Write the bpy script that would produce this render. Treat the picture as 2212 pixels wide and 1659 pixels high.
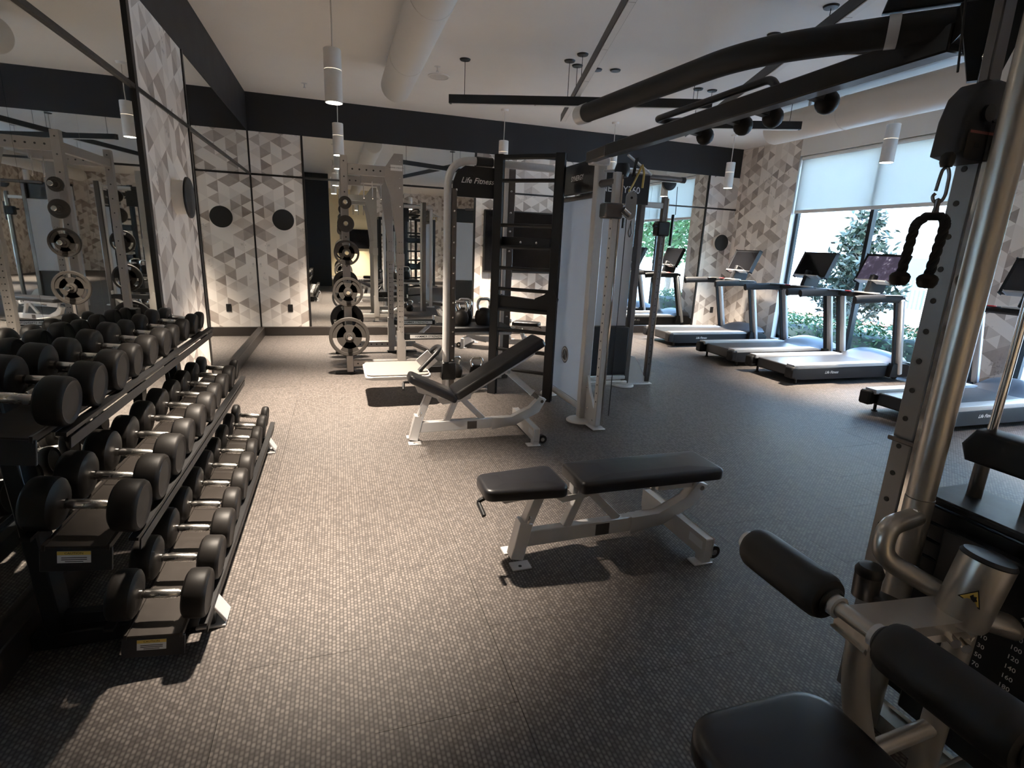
import bpy, bmesh, math, random
from mathutils import Vector, Matrix, Euler
random.seed(7)
for o in list(bpy.data.objects): bpy.data.objects.remove(o, do_unlink=True)
S = bpy.context.scene
C = S.collection
pi = math.pi
V = Vector

# ------------------------------------------------------------------ camera, world, exposure
CAM_H = 1.558
PITCH, ROLL, YAW, FPX = .2514, .0437, .317, 1157.61
fw = V((math.sin(YAW)*math.cos(PITCH), math.cos(YAW)*math.cos(PITCH), -math.sin(PITCH)))
rt = fw.cross(V((0, 0, 1))).normalized(); up = rt.cross(fw)
r2 = rt*math.cos(ROLL) + up*math.sin(ROLL); u2 = -rt*math.sin(ROLL) + up*math.cos(ROLL)
cd = bpy.data.cameras.new('camera'); cam = bpy.data.objects.new('camera', cd); C.objects.link(cam)
cam.matrix_world = Matrix(((r2.x, u2.x, -fw.x, 0), (r2.y, u2.y, -fw.y, 0), (r2.z, u2.z, -fw.z, CAM_H), (0, 0, 0, 1)))
cd.sensor_fit = 'HORIZONTAL'; cd.sensor_width = 36; cd.lens = FPX/2212*36; cd.clip_start = .05; cd.clip_end = 300
S.camera = cam
S.view_settings.view_transform = 'Standard'; S.view_settings.look = 'None'
S.view_settings.gamma = 1; S.view_settings.use_curve_mapping = False
S.view_settings.exposure = 1.65

W = bpy.data.worlds.new('world'); S.world = W; W.use_nodes = True
wn = W.node_tree.nodes; wl = W.node_tree.links
sky = wn.new('ShaderNodeTexSky'); sky.sky_type = 'NISHITA'; sky.sun_disc = False
sky.sun_elevation = math.radians(42); sky.sun_rotation = math.radians(250); sky.air_density = 1.6; sky.dust_density = .4
wl.new(sky.outputs[0], wn['Background'].inputs[0]); wn['Background'].inputs[1].default_value = 1.2

sd = bpy.data.lights.new('sun', 'SUN'); sd.energy = 4.5; sd.angle = math.radians(1.5); sd.color = (1, .97, .92)
so = bpy.data.objects.new('sun', sd); C.objects.link(so)
so.rotation_euler = V((.62, .30, -.72)).to_track_quat('-Z', 'Y').to_euler()      # shines away from the gym, onto the house opposite

# room constants (metres; x to the right along the mirror wall, y into the room)
XL, XR, YB, YR, ZC = -1.197, 7.588, 9.345, -6.0, 3.561
ZM, ZT, ZB = 3.037, 2.44, .141
WINDOWS = [(5.2, 7.9), (1.45, 4.15)]
WZ0, WZ1 = .12, 3.25
for y0, y1 in WINDOWS:                                                            # daylight portals in the window openings
    ld = bpy.data.lights.new('window_portal', 'AREA'); ld.shape = 'RECTANGLE'; ld.size = y1-y0; ld.size_y = WZ1-WZ0
    ld.cycles.is_portal = True
    lo = bpy.data.objects.new('window_portal', ld); C.objects.link(lo)
    lo.location = (XR+.21, (y0+y1)/2, (WZ0+WZ1)/2); lo.rotation_euler = (pi/2, 0, pi/2)

# ------------------------------------------------------------------ node helpers and materials
class NT:
    def __init__(s, name):
        s.m = bpy.data.materials.new(name); s.m.use_nodes = True
        s.t = s.m.node_tree; s.n = s.t.nodes; s.b = s.n['Principled BSDF']; s.out = s.n['Material Output']
    def new(s, t, **k):
        n = s.n.new(t)
        for a, v in k.items(): setattr(n, a, v)
        return n
    def lk(s, a, b): s.t.links.new(a, b)
    def put(s, v, sock):
        if hasattr(v, 'links'): s.lk(v, sock)
        else: sock.default_value = v
    def math(s, op, a, b=0.0, c=0.0):
        n = s.new('ShaderNodeMath', operation=op)
        s.put(a, n.inputs[0]); s.put(b, n.inputs[1]); s.put(c, n.inputs[2])
        return n.outputs[0]
    def mix(s, f, a, b):
        n = s.new('ShaderNodeMix', data_type='RGBA')
        s.put(f, n.inputs[0]); s.put(a, n.inputs[6]); s.put(b, n.inputs[7])
        return n.outputs[2]
    def pos(s):
        g = s.new('ShaderNodeNewGeometry'); x = s.new('ShaderNodeSeparateXYZ'); s.lk(g.outputs['Position'], x.inputs[0])
        return g.outputs['Position'], x.outputs[0], x.outputs[1], x.outputs[2]
    def objco(s):
        t = s.new('ShaderNodeTexCoord'); return t.outputs['Object']
    def noise(s, co, scale, detail=3, rough=.5):
        n = s.new('ShaderNodeTexNoise'); n.inputs['Scale'].default_value = scale; n.inputs['Detail'].default_value = detail
        n.inputs['Roughness'].default_value = rough; s.lk(co, n.inputs['Vector']); return n.outputs[0]
    def ramp(s, f, stops):
        r = s.new('ShaderNodeValToRGB'); e = r.color_ramp.elements
        while len(e) < len(stops): e.new(.5)
        for el, (p, c) in zip(e, stops): el.position = p; el.color = (*c, 1)
        s.lk(f, r.inputs[0]); return r.outputs[0]
    def bump(s, h, strength=.3, dist=.002):
        n = s.new('ShaderNodeBump'); n.inputs['Strength'].default_value = strength; n.inputs['Distance'].default_value = dist
        s.lk(h, n.inputs['Height']); s.lk(n.outputs[0], s.b.inputs['Normal'])

MAT = {}
def mat(name, col, rough=.5, metal=0.0, var=.08, scale=30, bump=0.0, bscale=200, spec=None):
    t = NT(name); co = t.objco()
    f = t.noise(co, scale, 4)
    a = [c*(1-var) for c in col]; b = [min(1, c*(1+var)) for c in col]
    t.lk(t.mix(f, (*a, 1), (*b, 1)), t.b.inputs['Base Color'])
    rr = t.math('MULTIPLY_ADD', f, .12, rough-.06); t.lk(rr, t.b.inputs['Roughness'])
    t.b.inputs['Metallic'].default_value = metal
    if spec is not None: t.b.inputs['Specular IOR Level'].default_value = spec
    if bump: t.bump(t.noise(co, bscale, 2), bump, .002)
    MAT[name] = t.m; return t.m
def emit(name, col, e):
    t = NT(name); co = t.objco(); f = t.noise(co, 8)
    t.lk(t.mix(f, (*col, 1), (*[c*.97 for c in col], 1)), t.b.inputs['Emission Color']); t.b.inputs['Emission Strength'].default_value = e
    t.b.inputs['Base Color'].default_value = (*col, 1)
    MAT[name] = t.m; return t.m

mat('ceiling_paint', (.80, .77, .73), .8, var=.03, scale=3)
mat('white_paint', (.74, .71, .67), .6, var=.03, scale=4)
mat('duct_paint', (.72, .69, .65), .45, var=.03, scale=5)
mat('charcoal_paint', (.016, .016, .018), .6, var=.1, scale=4)
mat('black_trim', (.012, .011, .011), .4, var=.1)
mat('baseboard_black', (.030, .024, .021), .45, var=.15)
mat('beige_wall', (.78, .66, .42), .7, var=.05, scale=2)
mat('black_metal', (.011, .0115, .013), .42, .1, var=.15)
mat('black_powder', (.020, .021, .024), .5, .0, var=.2, bump=.1, bscale=600)
mat('silver_paint', (.63, .62, .615), .38, .3, var=.05)
mat('champagne_metal', (.54, .50, .45), .33, .75, var=.05)
mat('rack_grey', (.37, .34, .315), .45, .3, var=.06)
mat('handle_steel', (.86, .84, .81), .27, 1.0, var=.03)
mat('chrome', (.82, .80, .77), .10, 1.0, var=.03)
mat('rail_steel', (.25, .24, .235), .38, .5, var=.06)
mat('dark_steel', (.16, .15, .145), .35, .9, var=.1)
mat('rubber', (.0145, .0128, .0118), .5, var=.2, scale=18, bump=.08, bscale=500, spec=.28)
mat('plate_grey', (.046, .041, .037), .5, .0, var=.15, scale=15, spec=.3)
mat('plate_black', (.012, .012, .013), .5, var=.2)
mat('vinyl', (.016, .016, .019), .36, var=.2, scale=12, bump=.05, bscale=400)
mat('pad_matte', (.0135, .0125, .0125), .55, var=.2, scale=12, bump=.05, bscale=400)
mat('foam_black', (.013, .012, .012), .62, var=.2, bump=.15, bscale=350)
mat('tread_black', (.013, .014, .017), .58, var=.15, spec=.3)
mat('tread_belt', (.05, .05, .055), .42, var=.2, scale=60, bump=.1, bscale=900)
mat('tread_rail', (.52, .53, .54), .4, .1, var=.05)
mat('tread_white', (.66, .67, .69), .35, .15, var=.04)
mat('tread_hood', (.13, .133, .14), .38, .1, var=.08)
mat('lamp_white', (.80, .77, .73), .4, var=.03)
mat('cord_white', (.7, .67, .62), .5, var=.03)
mat('screen_black', (.006, .006, .007), .07, var=.1)
mat('sign_black', (.012, .012, .014), .3, var=.1)
mat('sign_white', (.82, .81, .79), .5, var=.04)
mat('sticker_white', (.75, .77, .80), .5, var=.04)
mat('sticker_yellow', (.80, .58, .13), .5, var=.05)
mat('ink', (.02, .02, .02), .6, var=.1)
mat('red_plastic', (.7, .05, .06), .4, var=.05)
mat('yellow_band', (.55, .38, .10), .6, var=.15)
mat('grey_plastic', (.36, .38, .40), .5, var=.08, scale=60)
mat('step_top', (.17, .155, .143), .55, .0, var=.06, scale=80)
mat('rope_black', (.012, .012, .012), .75, var=.3, bump=.4, bscale=500)
mat('stack_black', (.018, .020, .024), .4, .1, var=.15)
mat('tray_brown', (.040, .034, .030), .42, .35, var=.15)
mat('frame_dark', (.030, .034, .038), .35, .5, var=.1)
mat('pavement', (.62, .60, .56), .8, var=.1, scale=3)
mat('siding', (.74, .745, .74), .7, var=.03, scale=2)
mat('seam_grey', (.34, .35, .36), .8, var=.1)
mat('awning_dark', (.06, .08, .09), .6, var=.15)
mat('fence_white', (.82, .83, .82), .5, var=.04)
mat('kerb_red', (.42, .14, .11), .8, var=.2)
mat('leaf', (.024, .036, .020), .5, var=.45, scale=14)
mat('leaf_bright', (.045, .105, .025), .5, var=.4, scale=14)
mat('bark', (.16, .12, .09), .8, var=.3)
mat('outlet_black', (.015, .015, .015), .35, var=.1)
mat('speaker_white', (.60, .57, .53), .6, var=.06, scale=200)
emit('lamp_glow', (1, .90, .74), 16.0)

def mirror_mat():
    t = NT('mirror_silver'); p, x, y, z = t.pos(); f = t.noise(p, .6, 2)
    t.lk(t.mix(f, (.80, .82, .81, 1), (.83, .845, .835, 1)), t.b.inputs['Base Color'])
    t.b.inputs['Metallic'].default_value = 1; t.b.inputs['Roughness'].default_value = .012
    MAT['mirror_silver'] = t.m
mirror_mat()
def glass_mat():
    t = NT('window_glass'); t.n.remove(t.b)
    tr = t.new('ShaderNodeBsdfTransparent'); gl = t.new('ShaderNodeBsdfGlossy'); gl.inputs['Roughness'].default_value = .01
    p, x, y, z = t.pos(); f = t.noise(p, .5, 1)
    t.lk(t.mix(f, (.80, .90, .98, 1), (.82, .91, .99, 1)), tr.inputs[0])
    fr = t.new('ShaderNodeFresnel'); fr.inputs[0].default_value = 1.45
    gb = t.new('ShaderNodeNewGeometry'); ff = t.math('MULTIPLY', fr.outputs[0], t.math('SUBTRACT', 1.0, gb.outputs['Backfacing']))
    mx = t.new('ShaderNodeMixShader'); t.lk(ff, mx.inputs[0]); t.lk(tr.outputs[0], mx.inputs[1]); t.lk(gl.outputs[0], mx.inputs[2])
    t.lk(mx.outputs[0], t.out.inputs[0]); MAT['window_glass'] = t.m
glass_mat()
def shade_mat():
    t = NT('shade_fabric'); p, x, y, z = t.pos()
    f = t.noise(p, 300, 1)
    tl = t.new('ShaderNodeBsdfTranslucent'); tp = t.new('ShaderNodeBsdfTransparent'); df = t.new('ShaderNodeBsdfDiffuse')
    c = t.mix(f, (.56, .56, .53, 1), (.61, .61, .58, 1)); t.lk(c, tl.inputs[0]); t.lk(c, df.inputs[0])
    m1 = t.new('ShaderNodeMixShader'); m1.inputs[0].default_value = .55; t.lk(df.outputs[0], m1.inputs[1]); t.lk(tl.outputs[0], m1.inputs[2])
    m2 = t.new('ShaderNodeMixShader'); m2.inputs[0].default_value = .05; t.lk(m1.outputs[0], m2.inputs[1]); t.lk(tp.outputs[0], m2.inputs[2])
    t.n.remove(t.b); t.lk(m2.outputs[0], t.out.inputs[0]); MAT['shade_fabric'] = t.m
shade_mat()
def frosted_mat():
    """milky acrylic: part translucent so that daylight behind it glows through"""
    t = NT('frosted_panel'); p, x, y, z = t.pos(); f = t.noise(p, 3, 2)
    c = t.mix(f, (.70, .72, .76, 1), (.76, .78, .81, 1)); t.lk(c, t.b.inputs['Base Color']); t.b.inputs['Roughness'].default_value = .3
    tl = t.new('ShaderNodeBsdfTranslucent'); t.lk(c, tl.inputs[0]); mx = t.new('ShaderNodeMixShader'); mx.inputs[0].default_value = .5
    t.lk(t.b.outputs[0], mx.inputs[1]); t.lk(tl.outputs[0], mx.inputs[2]); t.lk(mx.outputs[0], t.out.inputs[0])
    MAT['frosted_panel'] = t.m
frosted_mat()
def wallpaper(name, axis):
    """printed mosaic of triangles: mostly off-white, some grey-brown, mottled"""
    t = NT(name); p, x, y, z = t.pos()
    u = x if axis == 'x' else y
    s = .172; h = s*math.sqrt(3)/2
    p1 = t.math('DIVIDE', u, h); vs = t.math('DIVIDE', z, s)
    p2 = t.math('MULTIPLY_ADD', p1, .5, vs); p3 = t.math('MULTIPLY_ADD', p1, -.5, vs)
    ids = [t.math('FLOOR', q) for q in (p1, p2, p3)]
    cv = t.new('ShaderNodeCombineXYZ')
    for i, q in enumerate(ids): t.lk(t.math('ADD', q, .37+i*.11), cv.inputs[i])
    wnz = t.new('ShaderNodeTexWhiteNoise'); t.lk(cv.outputs[0], wnz.inputs[0])
    base = t.ramp(wnz.outputs['Value'], [(0, (.86, .80, .74)), (.38, (.76, .70, .645)), (.56, (.64, .575, .52)), (.70, (.50, .43, .375)), (.82, (.34, .275, .235)), (.93, (.23, .18, .15))])
    r = [e for e in t.n if e.bl_idname == 'ShaderNodeValToRGB'][0]; r.color_ramp.interpolation = 'CONSTANT'
    # worn gradient inside each triangle and floral grey blots
    nz = t.noise(p, 7, 4, .6); k = t.ramp(nz, [(.40, (1, 1, 1)), (.62, (0, 0, 0))])
    base2 = t.mix(t.math('MULTIPLY', k, .45), (.80, .745, .69, 1), base)
    base3 = t.mix(.72, base2, base)
    blot = t.noise(p, 3.1, 5, .65); bm_ = t.ramp(blot, [(.60, (0, 0, 0)), (.66, (1, 1, 1))])
    fine = t.noise(p, 34, 3, .6); fm = t.ramp(fine, [(.50, (0, 0, 0)), (.58, (1, 1, 1))])
    fac = t.math('MULTIPLY', t.math('MULTIPLY', bm_, fm), .55)
    t.lk(t.mix(fac, base3, (.22, .19, .175, 1)), t.b.inputs['Base Color'])
    t.b.inputs['Roughness'].default_value = .6; MAT[name] = t.m
wallpaper('wallpaper_x', 'x'); wallpaper('wallpaper_y', 'y')
def carpet_mat():
    """woven vinyl: light knots in staggered columns over a dark ground"""
    t = NT('woven_floor'); p, x, y, z = t.pos()
    oi = t.new('ShaderNodeObjectInfo'); rnd = oi.outputs['Random']
    q = t.math('GREATER_THAN', rnd, .5)
    a = t.math('DIVIDE', x, .0150); b = t.math('DIVIDE', y, .0205)
    ia = t.math('FLOOR', a); odd = t.math('MODULO', t.math('ABSOLUTE', ia), 2.0)
    b2 = t.math('MULTIPLY_ADD', odd, .5, b)
    ib = t.math('FLOOR', b2)
    fa = t.math('SINE', t.math('MULTIPLY', t.math('FRACT', a), pi)); fb = t.math('SINE', t.math('MULTIPLY', t.math('FRACT', b2), pi))
    knot = t.math('MULTIPLY', t.math('POWER', fa, .6), t.math('MULTIPLY_ADD', fb, .6, .4))
    cv = t.new('ShaderNodeCombineXYZ'); t.lk(ia, cv.inputs[0]); t.lk(ib, cv.inputs[1]); wz = t.new('ShaderNodeTexWhiteNoise'); t.lk(cv.outputs[0], wz.inputs[0])
    lum = t.math('MULTIPLY', knot, t.math('MULTIPLY_ADD', wz.outputs['Value'], .55, .55))
    col = t.ramp(lum, [(0, (.034, .0295, .027)), (.45, (.094, .082, .075)), (1, (.215, .19, .174))])
    tint = t.math('MULTIPLY_ADD', rnd, .07, .965)  # sheen differences between planks put into the colour as random value
    hsv = t.new('ShaderNodeHueSaturation'); t.lk(col, hsv.inputs['Color']); t.lk(tint, hsv.inputs['Value'])
    t.lk(hsv.outputs[0], t.b.inputs['Base Color']); t.b.inputs['Roughness'].default_value = .55
    t.b.inputs['Specular IOR Level'].default_value = .35
    MAT['woven_floor'] = t.m
carpet_mat()

# ------------------------------------------------------------------ mesh helpers
def NB(): return bmesh.new()
def frame_of(d):
    d = d.normalized(); a = V((0, 0, 1)) if abs(d.z) < .95 else V((0, 1, 0))
    s = a.cross(d).normalized(); return s, d.cross(s), d
def box(bm, c, s, R=None, bev=0.0, seg=1):
    r = bmesh.ops.create_cube(bm, size=1)
    vs = r['verts']; M = Matrix.Translation(V(c)) @ (R.to_4x4() if R is not None else Matrix.Identity(4)) @ Matrix.Diagonal((*s, 1))
    for v in vs: v.co = M @ v.co
    if bev:
        es = list({e for v in vs for e in v.link_edges})
        bmesh.ops.bevel(bm, geom=es, offset=bev, segments=seg, affect='EDGES', clamp_overlap=True, profile=.5)
    return bm
def bx(bm, x0, x1, y0, y1, z0, z1, bev=0.0): return box(bm, ((x0+x1)/2, (y0+y1)/2, (z0+z1)/2), (abs(x1-x0), abs(y1-y0), abs(z1-z0)), None, bev)
def bar(bm, p0, p1, w, h, bev=.004, upv=None):
    p0, p1 = V(p0), V(p1); d = p1-p0
    if upv is None: s, u, n = frame_of(d)
    else:
        n = d.normalized(); s = V(upv).cross(n).normalized(); u = n.cross(s)
    R = Matrix((s, u, n)).transposed()
    return box(bm, (p0+p1)/2, (w, h, d.length), R, bev, 1)
def cyl(bm, p0, p1, r, r1=None, seg=16, caps=True):
    p0, p1 = V(p0), V(p1); r1 = r if r1 is None else r1; s, u, n = frame_of(p1-p0)
    A = []; B = []
    for i in range(seg):
        a = 2*pi*i/seg; d = s*math.cos(a)+u*math.sin(a)
        A.append(bm.verts.new(p0+d*r)); B.append(bm.verts.new(p1+d*r1))
    for i in range(seg):
        j = (i+1) % seg; bm.faces.new((A[i], A[j], B[j], B[i]))
    if caps: bm.faces.new(A[::-1]); bm.faces.new(B)
    return bm
def fillet(pts, rad, n=6):
    pts = [V(p) for p in pts]; out = [pts[0]]
    for i in range(1, len(pts)-1):
        a, b, c = pts[i-1], pts[i], pts[i+1]; d0 = (a-b); d1 = (c-b)
        L = min(rad, d0.length*.49, d1.length*.49); p = b+d0.normalized()*L; q = b+d1.normalized()*L
        for k in range(n+1):
            t = k/n; out.append(p*(1-t)**2+b*2*t*(1-t)+q*t*t)
    out.append(pts[-1]); return out
def tube(bm, pts, r, seg=12, rad=0.0, caps=True, closed=False, sx=1.0, n=6):
    P = fillet(pts, rad, n) if rad else [V(p) for p in pts]
    m = len(P); T = []
    for i in range(m):
        if closed: T.append((P[(i+1) % m]-P[i-1]).normalized())
        else: T.append((P[min(i+1, m-1)]-P[max(i-1, 0)]).normalized())
    s, u, _ = frame_of(T[0]); rings = []
    for i in range(m):
        s = (s-T[i]*s.dot(T[i])).normalized(); u = T[i].cross(s)
        rr = r[i] if isinstance(r, (list, tuple)) else r
        rings.append([bm.verts.new(P[i]+(s*math.cos(2*pi*k/seg)*sx+u*math.sin(2*pi*k/seg))*rr) for k in range(seg)])
    for i in range(m if closed else m-1):
        a, b = rings[i], rings[(i+1) % m]
        for k in range(seg): bm.faces.new((a[k], a[(k+1) % seg], b[(k+1) % seg], b[k]))
    if caps and not closed: bm.faces.new(rings[0][::-1]); bm.faces.new(rings[-1])
    return bm
def lathe(bm, prof, o=(0, 0, 0), axis=(0, 0, 1), seg=24):
    o = V(o); s, u, n = frame_of(V(axis)); rings = []
    for r, h in prof:
        if r < 1e-5: rings.append([bm.verts.new(o+n*h)])
        else: rings.append([bm.verts.new(o+n*h+(s*math.cos(2*pi*k/seg)+u*math.sin(2*pi*k/seg))*r) for k in range(seg)])
    for a, b in zip(rings, rings[1:]):
        for k in range(seg):
            j = (k+1) % seg
            if len(a) == 1 and len(b) == 1: continue
            if len(a) == 1: bm.faces.new((a[0], b[j], b[k]))
            elif len(b) == 1: bm.faces.new((a[k], a[j], b[0]))
            else: bm.faces.new((a[k], a[j], b[j], b[k]))
    return bm
def prism(bm, poly, d0, d1, o=(0, 0, 0), e1=(1, 0, 0), e2=(0, 0, 1), bev=0.0):
    """polygon in the e1/e2 plane through o, extruded from d0 to d1 along e1 x e2"""
    o, e1, e2 = V(o), V(e1), V(e2); n = e1.cross(e2)
    A = [bm.verts.new(o+e1*a+e2*b+n*d0) for a, b in poly]; B = [bm.verts.new(o+e1*a+e2*b+n*d1) for a, b in poly]
    fs = [bm.faces.new(A[::-1]), bm.faces.new(B)]
    for i in range(len(A)):
        j = (i+1) % len(A); fs.append(bm.faces.new((A[i], A[j], B[j], B[i])))
    if bev: bmesh.ops.bevel(bm, geom=list({e for f in fs[:2] for e in f.edges}), offset=bev, segments=3, affect='EDGES', clamp_overlap=True, profile=.5)
    return bm
def rrect(w, h, r, n=5, cx=0, cy=0):
    out = []
    for sx, sy, a0 in ((1, 1, 0), (-1, 1, pi/2), (-1, -1, pi), (1, -1, 3*pi/2)):
        for k in range(n+1):
            a = a0+pi/2*k/n; out.append((cx+sx*(w/2-r)+r*math.cos(a), cy+sy*(h/2-r)+r*math.sin(a)))
    return out
def sphere(bm, c, r, seg=16, s=(1, 1, 1)):
    x = bmesh.ops.create_uvsphere(bm, u_segments=seg, v_segments=max(6, seg//2), radius=r)
    for v in x['verts']: v.co = V((v.co.x*s[0], v.co.y*s[1], v.co.z*s[2]))+V(c)
    return bm
def cushion(bm, poly, th, edge=.028, M=None, dome=.006):
    """upholstered pad: outline poly (counter-clockwise), top at z=0, rounded over the edge"""
    M = M or Matrix.Identity(4); n = len(poly); P = [V((*p, 0)) for p in poly]; N = []
    for i in range(n):
        d0 = (P[i]-P[i-1]).normalized(); d1 = (P[(i+1) % n]-P[i]).normalized(); d = (d0+d1).normalized(); N.append(V((d.y, -d.x, 0)))
    prof = [(-.012, -th), (-.003, -th+.006), (0, -th+.014)]
    for k in range(7): a = pi/2*k/6; prof.append((-edge*(1-math.cos(a)), -edge*.8*(1-math.sin(a))))
    rings = [[bm.verts.new(M @ (P[i]+N[i]*o+V((0, 0, z)))) for i in range(n)] for o, z in prof]
    for a, b in zip(rings, rings[1:]):
        for k in range(n): j = (k+1) % n; bm.faces.new((a[k], a[j], b[j], b[k]))
    c = sum(P, V())/n; last = rings[-1]
    mid = [bm.verts.new(M @ (c+(P[i]+N[i]*-edge-c)*.6+V((0, 0, dome)))) for i in range(n)]
    for k in range(n): j = (k+1) % n; bm.faces.new((last[k], last[j], mid[j], mid[k]))
    bm.faces.new(mid); bm.faces.new(rings[0][::-1]); bmesh.ops.recalc_face_normals(bm, faces=bm.faces); return bm
def taper(x0, x1, w0, w1, r=.035, n=5):
    """rounded outline from x0 to x1, width w0 at x0 and w1 at x1"""
    out = []
    for cx, cy, a0 in ((x1-r, w1/2-r, 0), (x0+r, w0/2-r, pi/2), (x0+r, -w0/2+r, pi), (x1-r, -w1/2+r, 3*pi/2)):
        for k in range(n+1): a = a0+pi/2*k/n; out.append((cx+r*math.cos(a), cy+r*math.sin(a)))
    return out
def mesh_of(name, bm, m):
    bm.normal_update()
    for e in bm.edges:
        if len(e.link_faces) == 2 and e.calc_face_angle(0) > .62: e.smooth = False
    for f in bm.faces: f.smooth = True
    me = bpy.data.meshes.new(name); bm.to_mesh(me); bm.free()
    me.materials.append(MAT[m] if isinstance(m, str) else m); return me
def obj(name, bm, m, parent=None):
    """one mesh object; with a parent it is a part, given in world coordinates when the thing was made with world=True"""
    if parent is not None and parent.get('_w'): bmesh.ops.translate(bm, verts=bm.verts, vec=-parent_world(parent))
    o = bpy.data.objects.new(name, mesh_of(name, bm, m)); C.objects.link(o)
    if parent is not None: o.parent = parent
    return o
WORLD = {}
def parent_world(p): return WORLD[p.name]
def tag(o, label, cat, group=None):
    o['label'] = label; o['category'] = cat
    if group: o['group'] = group
    return o
def thing(name, label, cat, loc=(0, 0, 0), rz=0, group=None, world=False):
    o = bpy.data.objects.new(name, None); C.objects.link(o); o.empty_display_size = .1
    o.location = loc; o.rotation_euler = (0, 0, rz); tag(o, label, cat, group)
    if world: o['_w'] = 1; WORLD[o.name] = V(loc)
    return o
def sub(name, bm, m, part):
    """sub-part of a part whose thing is in world mode"""
    root = part.parent
    if root is not None and root.get('_w'): bmesh.ops.translate(bm, verts=bm.verts, vec=-parent_world(root))
    o = bpy.data.objects.new(name, mesh_of(name, bm, m)); C.objects.link(o); o.parent = part; return o
def struct(name, bm, m, parent=None):
    o = bpy.data.objects.new(name, mesh_of(name, bm, m)); C.objects.link(o)
    if parent is not None: o.parent = parent
    else: o['kind'] = 'structure'
    return o
def copy_tree(o, parent=None):
    c = o.copy(); C.objects.link(c); c.parent = parent
    for ch in list(o.children): copy_tree(ch, c)
    return c
_txt = {}
def text_bm(s, h, o, e1, e2, shear=0.0, align='CENTER', depth=.0008, bold=0.0):
    """flat lettering of cap height h laid in the e1/e2 plane at o"""
    cu = bpy.data.curves.new('t', 'FONT'); cu.body = s; cu.align_x = align; cu.align_y = 'CENTER'; cu.size = 1; cu.shear = shear; cu.offset = bold; cu.resolution_u = 2
    t = bpy.data.objects.new('t', cu); C.objects.link(t)
    dg = bpy.context.evaluated_depsgraph_get(); me = bpy.data.meshes.new_from_object(t.evaluated_get(dg))
    bpy.data.objects.remove(t, do_unlink=True); bpy.data.curves.remove(cu)
    bm = NB(); bm.from_mesh(me); bpy.data.meshes.remove(me)
    k = h/.70; e1, e2, o = V(e1).normalized(), V(e2).normalized(), V(o); n = e1.cross(e2)
    for v in bm.verts: v.co = o+e1*v.co.x*k+e2*v.co.y*k+n*depth
    return bm
ORD = ['first', 'second', 'third', 'fourth', 'fifth', 'sixth', 'seventh', 'eighth', 'ninth', 'tenth']

# ------------------------------------------------------------------ the room
G = .012                                                   # mirror and panel thickness in front of the wall backing
fl = struct('floor', bx(NB(), XL-.2, XR+.2, YR-.2, YB+.2, -.12, -.006), 'woven_floor')
tw, tl = .493, .905                                        # woven planks, staggered from column to column
tile_me = mesh_of('floor_tile', bx(NB(), 0, tw-.0015, 0, tl-.0015, -.006, 0), 'woven_floor')
k = 0
x = -1.417; ci = 0
while x < XR:
    y = .05-(.40 if ci % 2 else 0.0)
    while y < YB:
        x0, x1, y0, y1 = max(x, XL), min(x+tw, XR), y, min(y+tl, YB)
        if x1-x0 > .02 and y1-y0 > .02:
            if x1-x0 > tw-.01 and y1-y0 > tl-.01:
                o = bpy.data.objects.new('floor_tile', tile_me); C.objects.link(o); o.parent = fl; o.location = (x0, y0, 0)
            else:
                o = struct('floor_tile', bx(NB(), x0, x1-.0015, y0, y1-.0015, -.006, 0), 'woven_floor', fl)
            k += 1
        y += tl
    x += tw; ci += 1
struct('ceiling', bx(NB(), XL-.2, XR+.2, YR-.2, YB+.2, ZC, ZC+.15), 'ceiling_paint')
wl_ = struct('wall_left', bx(NB(), XL-.2, XL-G, YR-.2, YB+.2, -.05, ZC), 'white_paint')
wb_ = struct('wall_back', bx(NB(), XL-G, XR+.2, YB+G, YB+.2, -.05, ZC), 'white_paint')
struct('wall_rear', bx(NB(), XL-G, XR+.2, YR-.2, YR, -.05, ZC), 'wallpaper_x')
struct('wall_niche', bx(NB(), XL-G, 1.62, YR, YR+.03, 0, ZC), 'beige_wall')
struct('wall_wing', bx(NB(), XL, -.20, -.95, -.62, 0, ZC), 'charcoal_paint')
# charcoal painted band between the mirrors and the ceiling
struct('trim_1', bx(NB(), XL-G, XL+.004, -.62, YB, ZM, ZC), 'charcoal_paint')
struct('trim_2', bx(NB(), XL+.004, XR, YB-.004, YB+G, ZM, ZC), 'charcoal_paint')
struct('baseboard_left', bx(NB(), XL-G, XL+.05, -.62, YB-.05, 0, ZB, .006), 'baseboard_black')
struct('baseboard_back', bx(NB(), XL-G, XR, YB-.05, YB+G, 0, ZB, .006), 'baseboard_black')
# wallpaper panels
def panel_l(y0, y1): struct('wallpaper_panel', bx(NB(), XL-G, XL+.004, y0, y1, ZB, ZM), 'wallpaper_y', wl_)
def panel_b(x0, x1): struct('wallpaper_panel', bx(NB(), x0, x1, YB-.004, YB+G, ZB, ZM), 'wallpaper_x', wb_)
panel_l(4.35, 5.674); panel_b(XL+.004, -.455); panel_b(2.26, 4.42); panel_b(6.887, XR)
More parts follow.
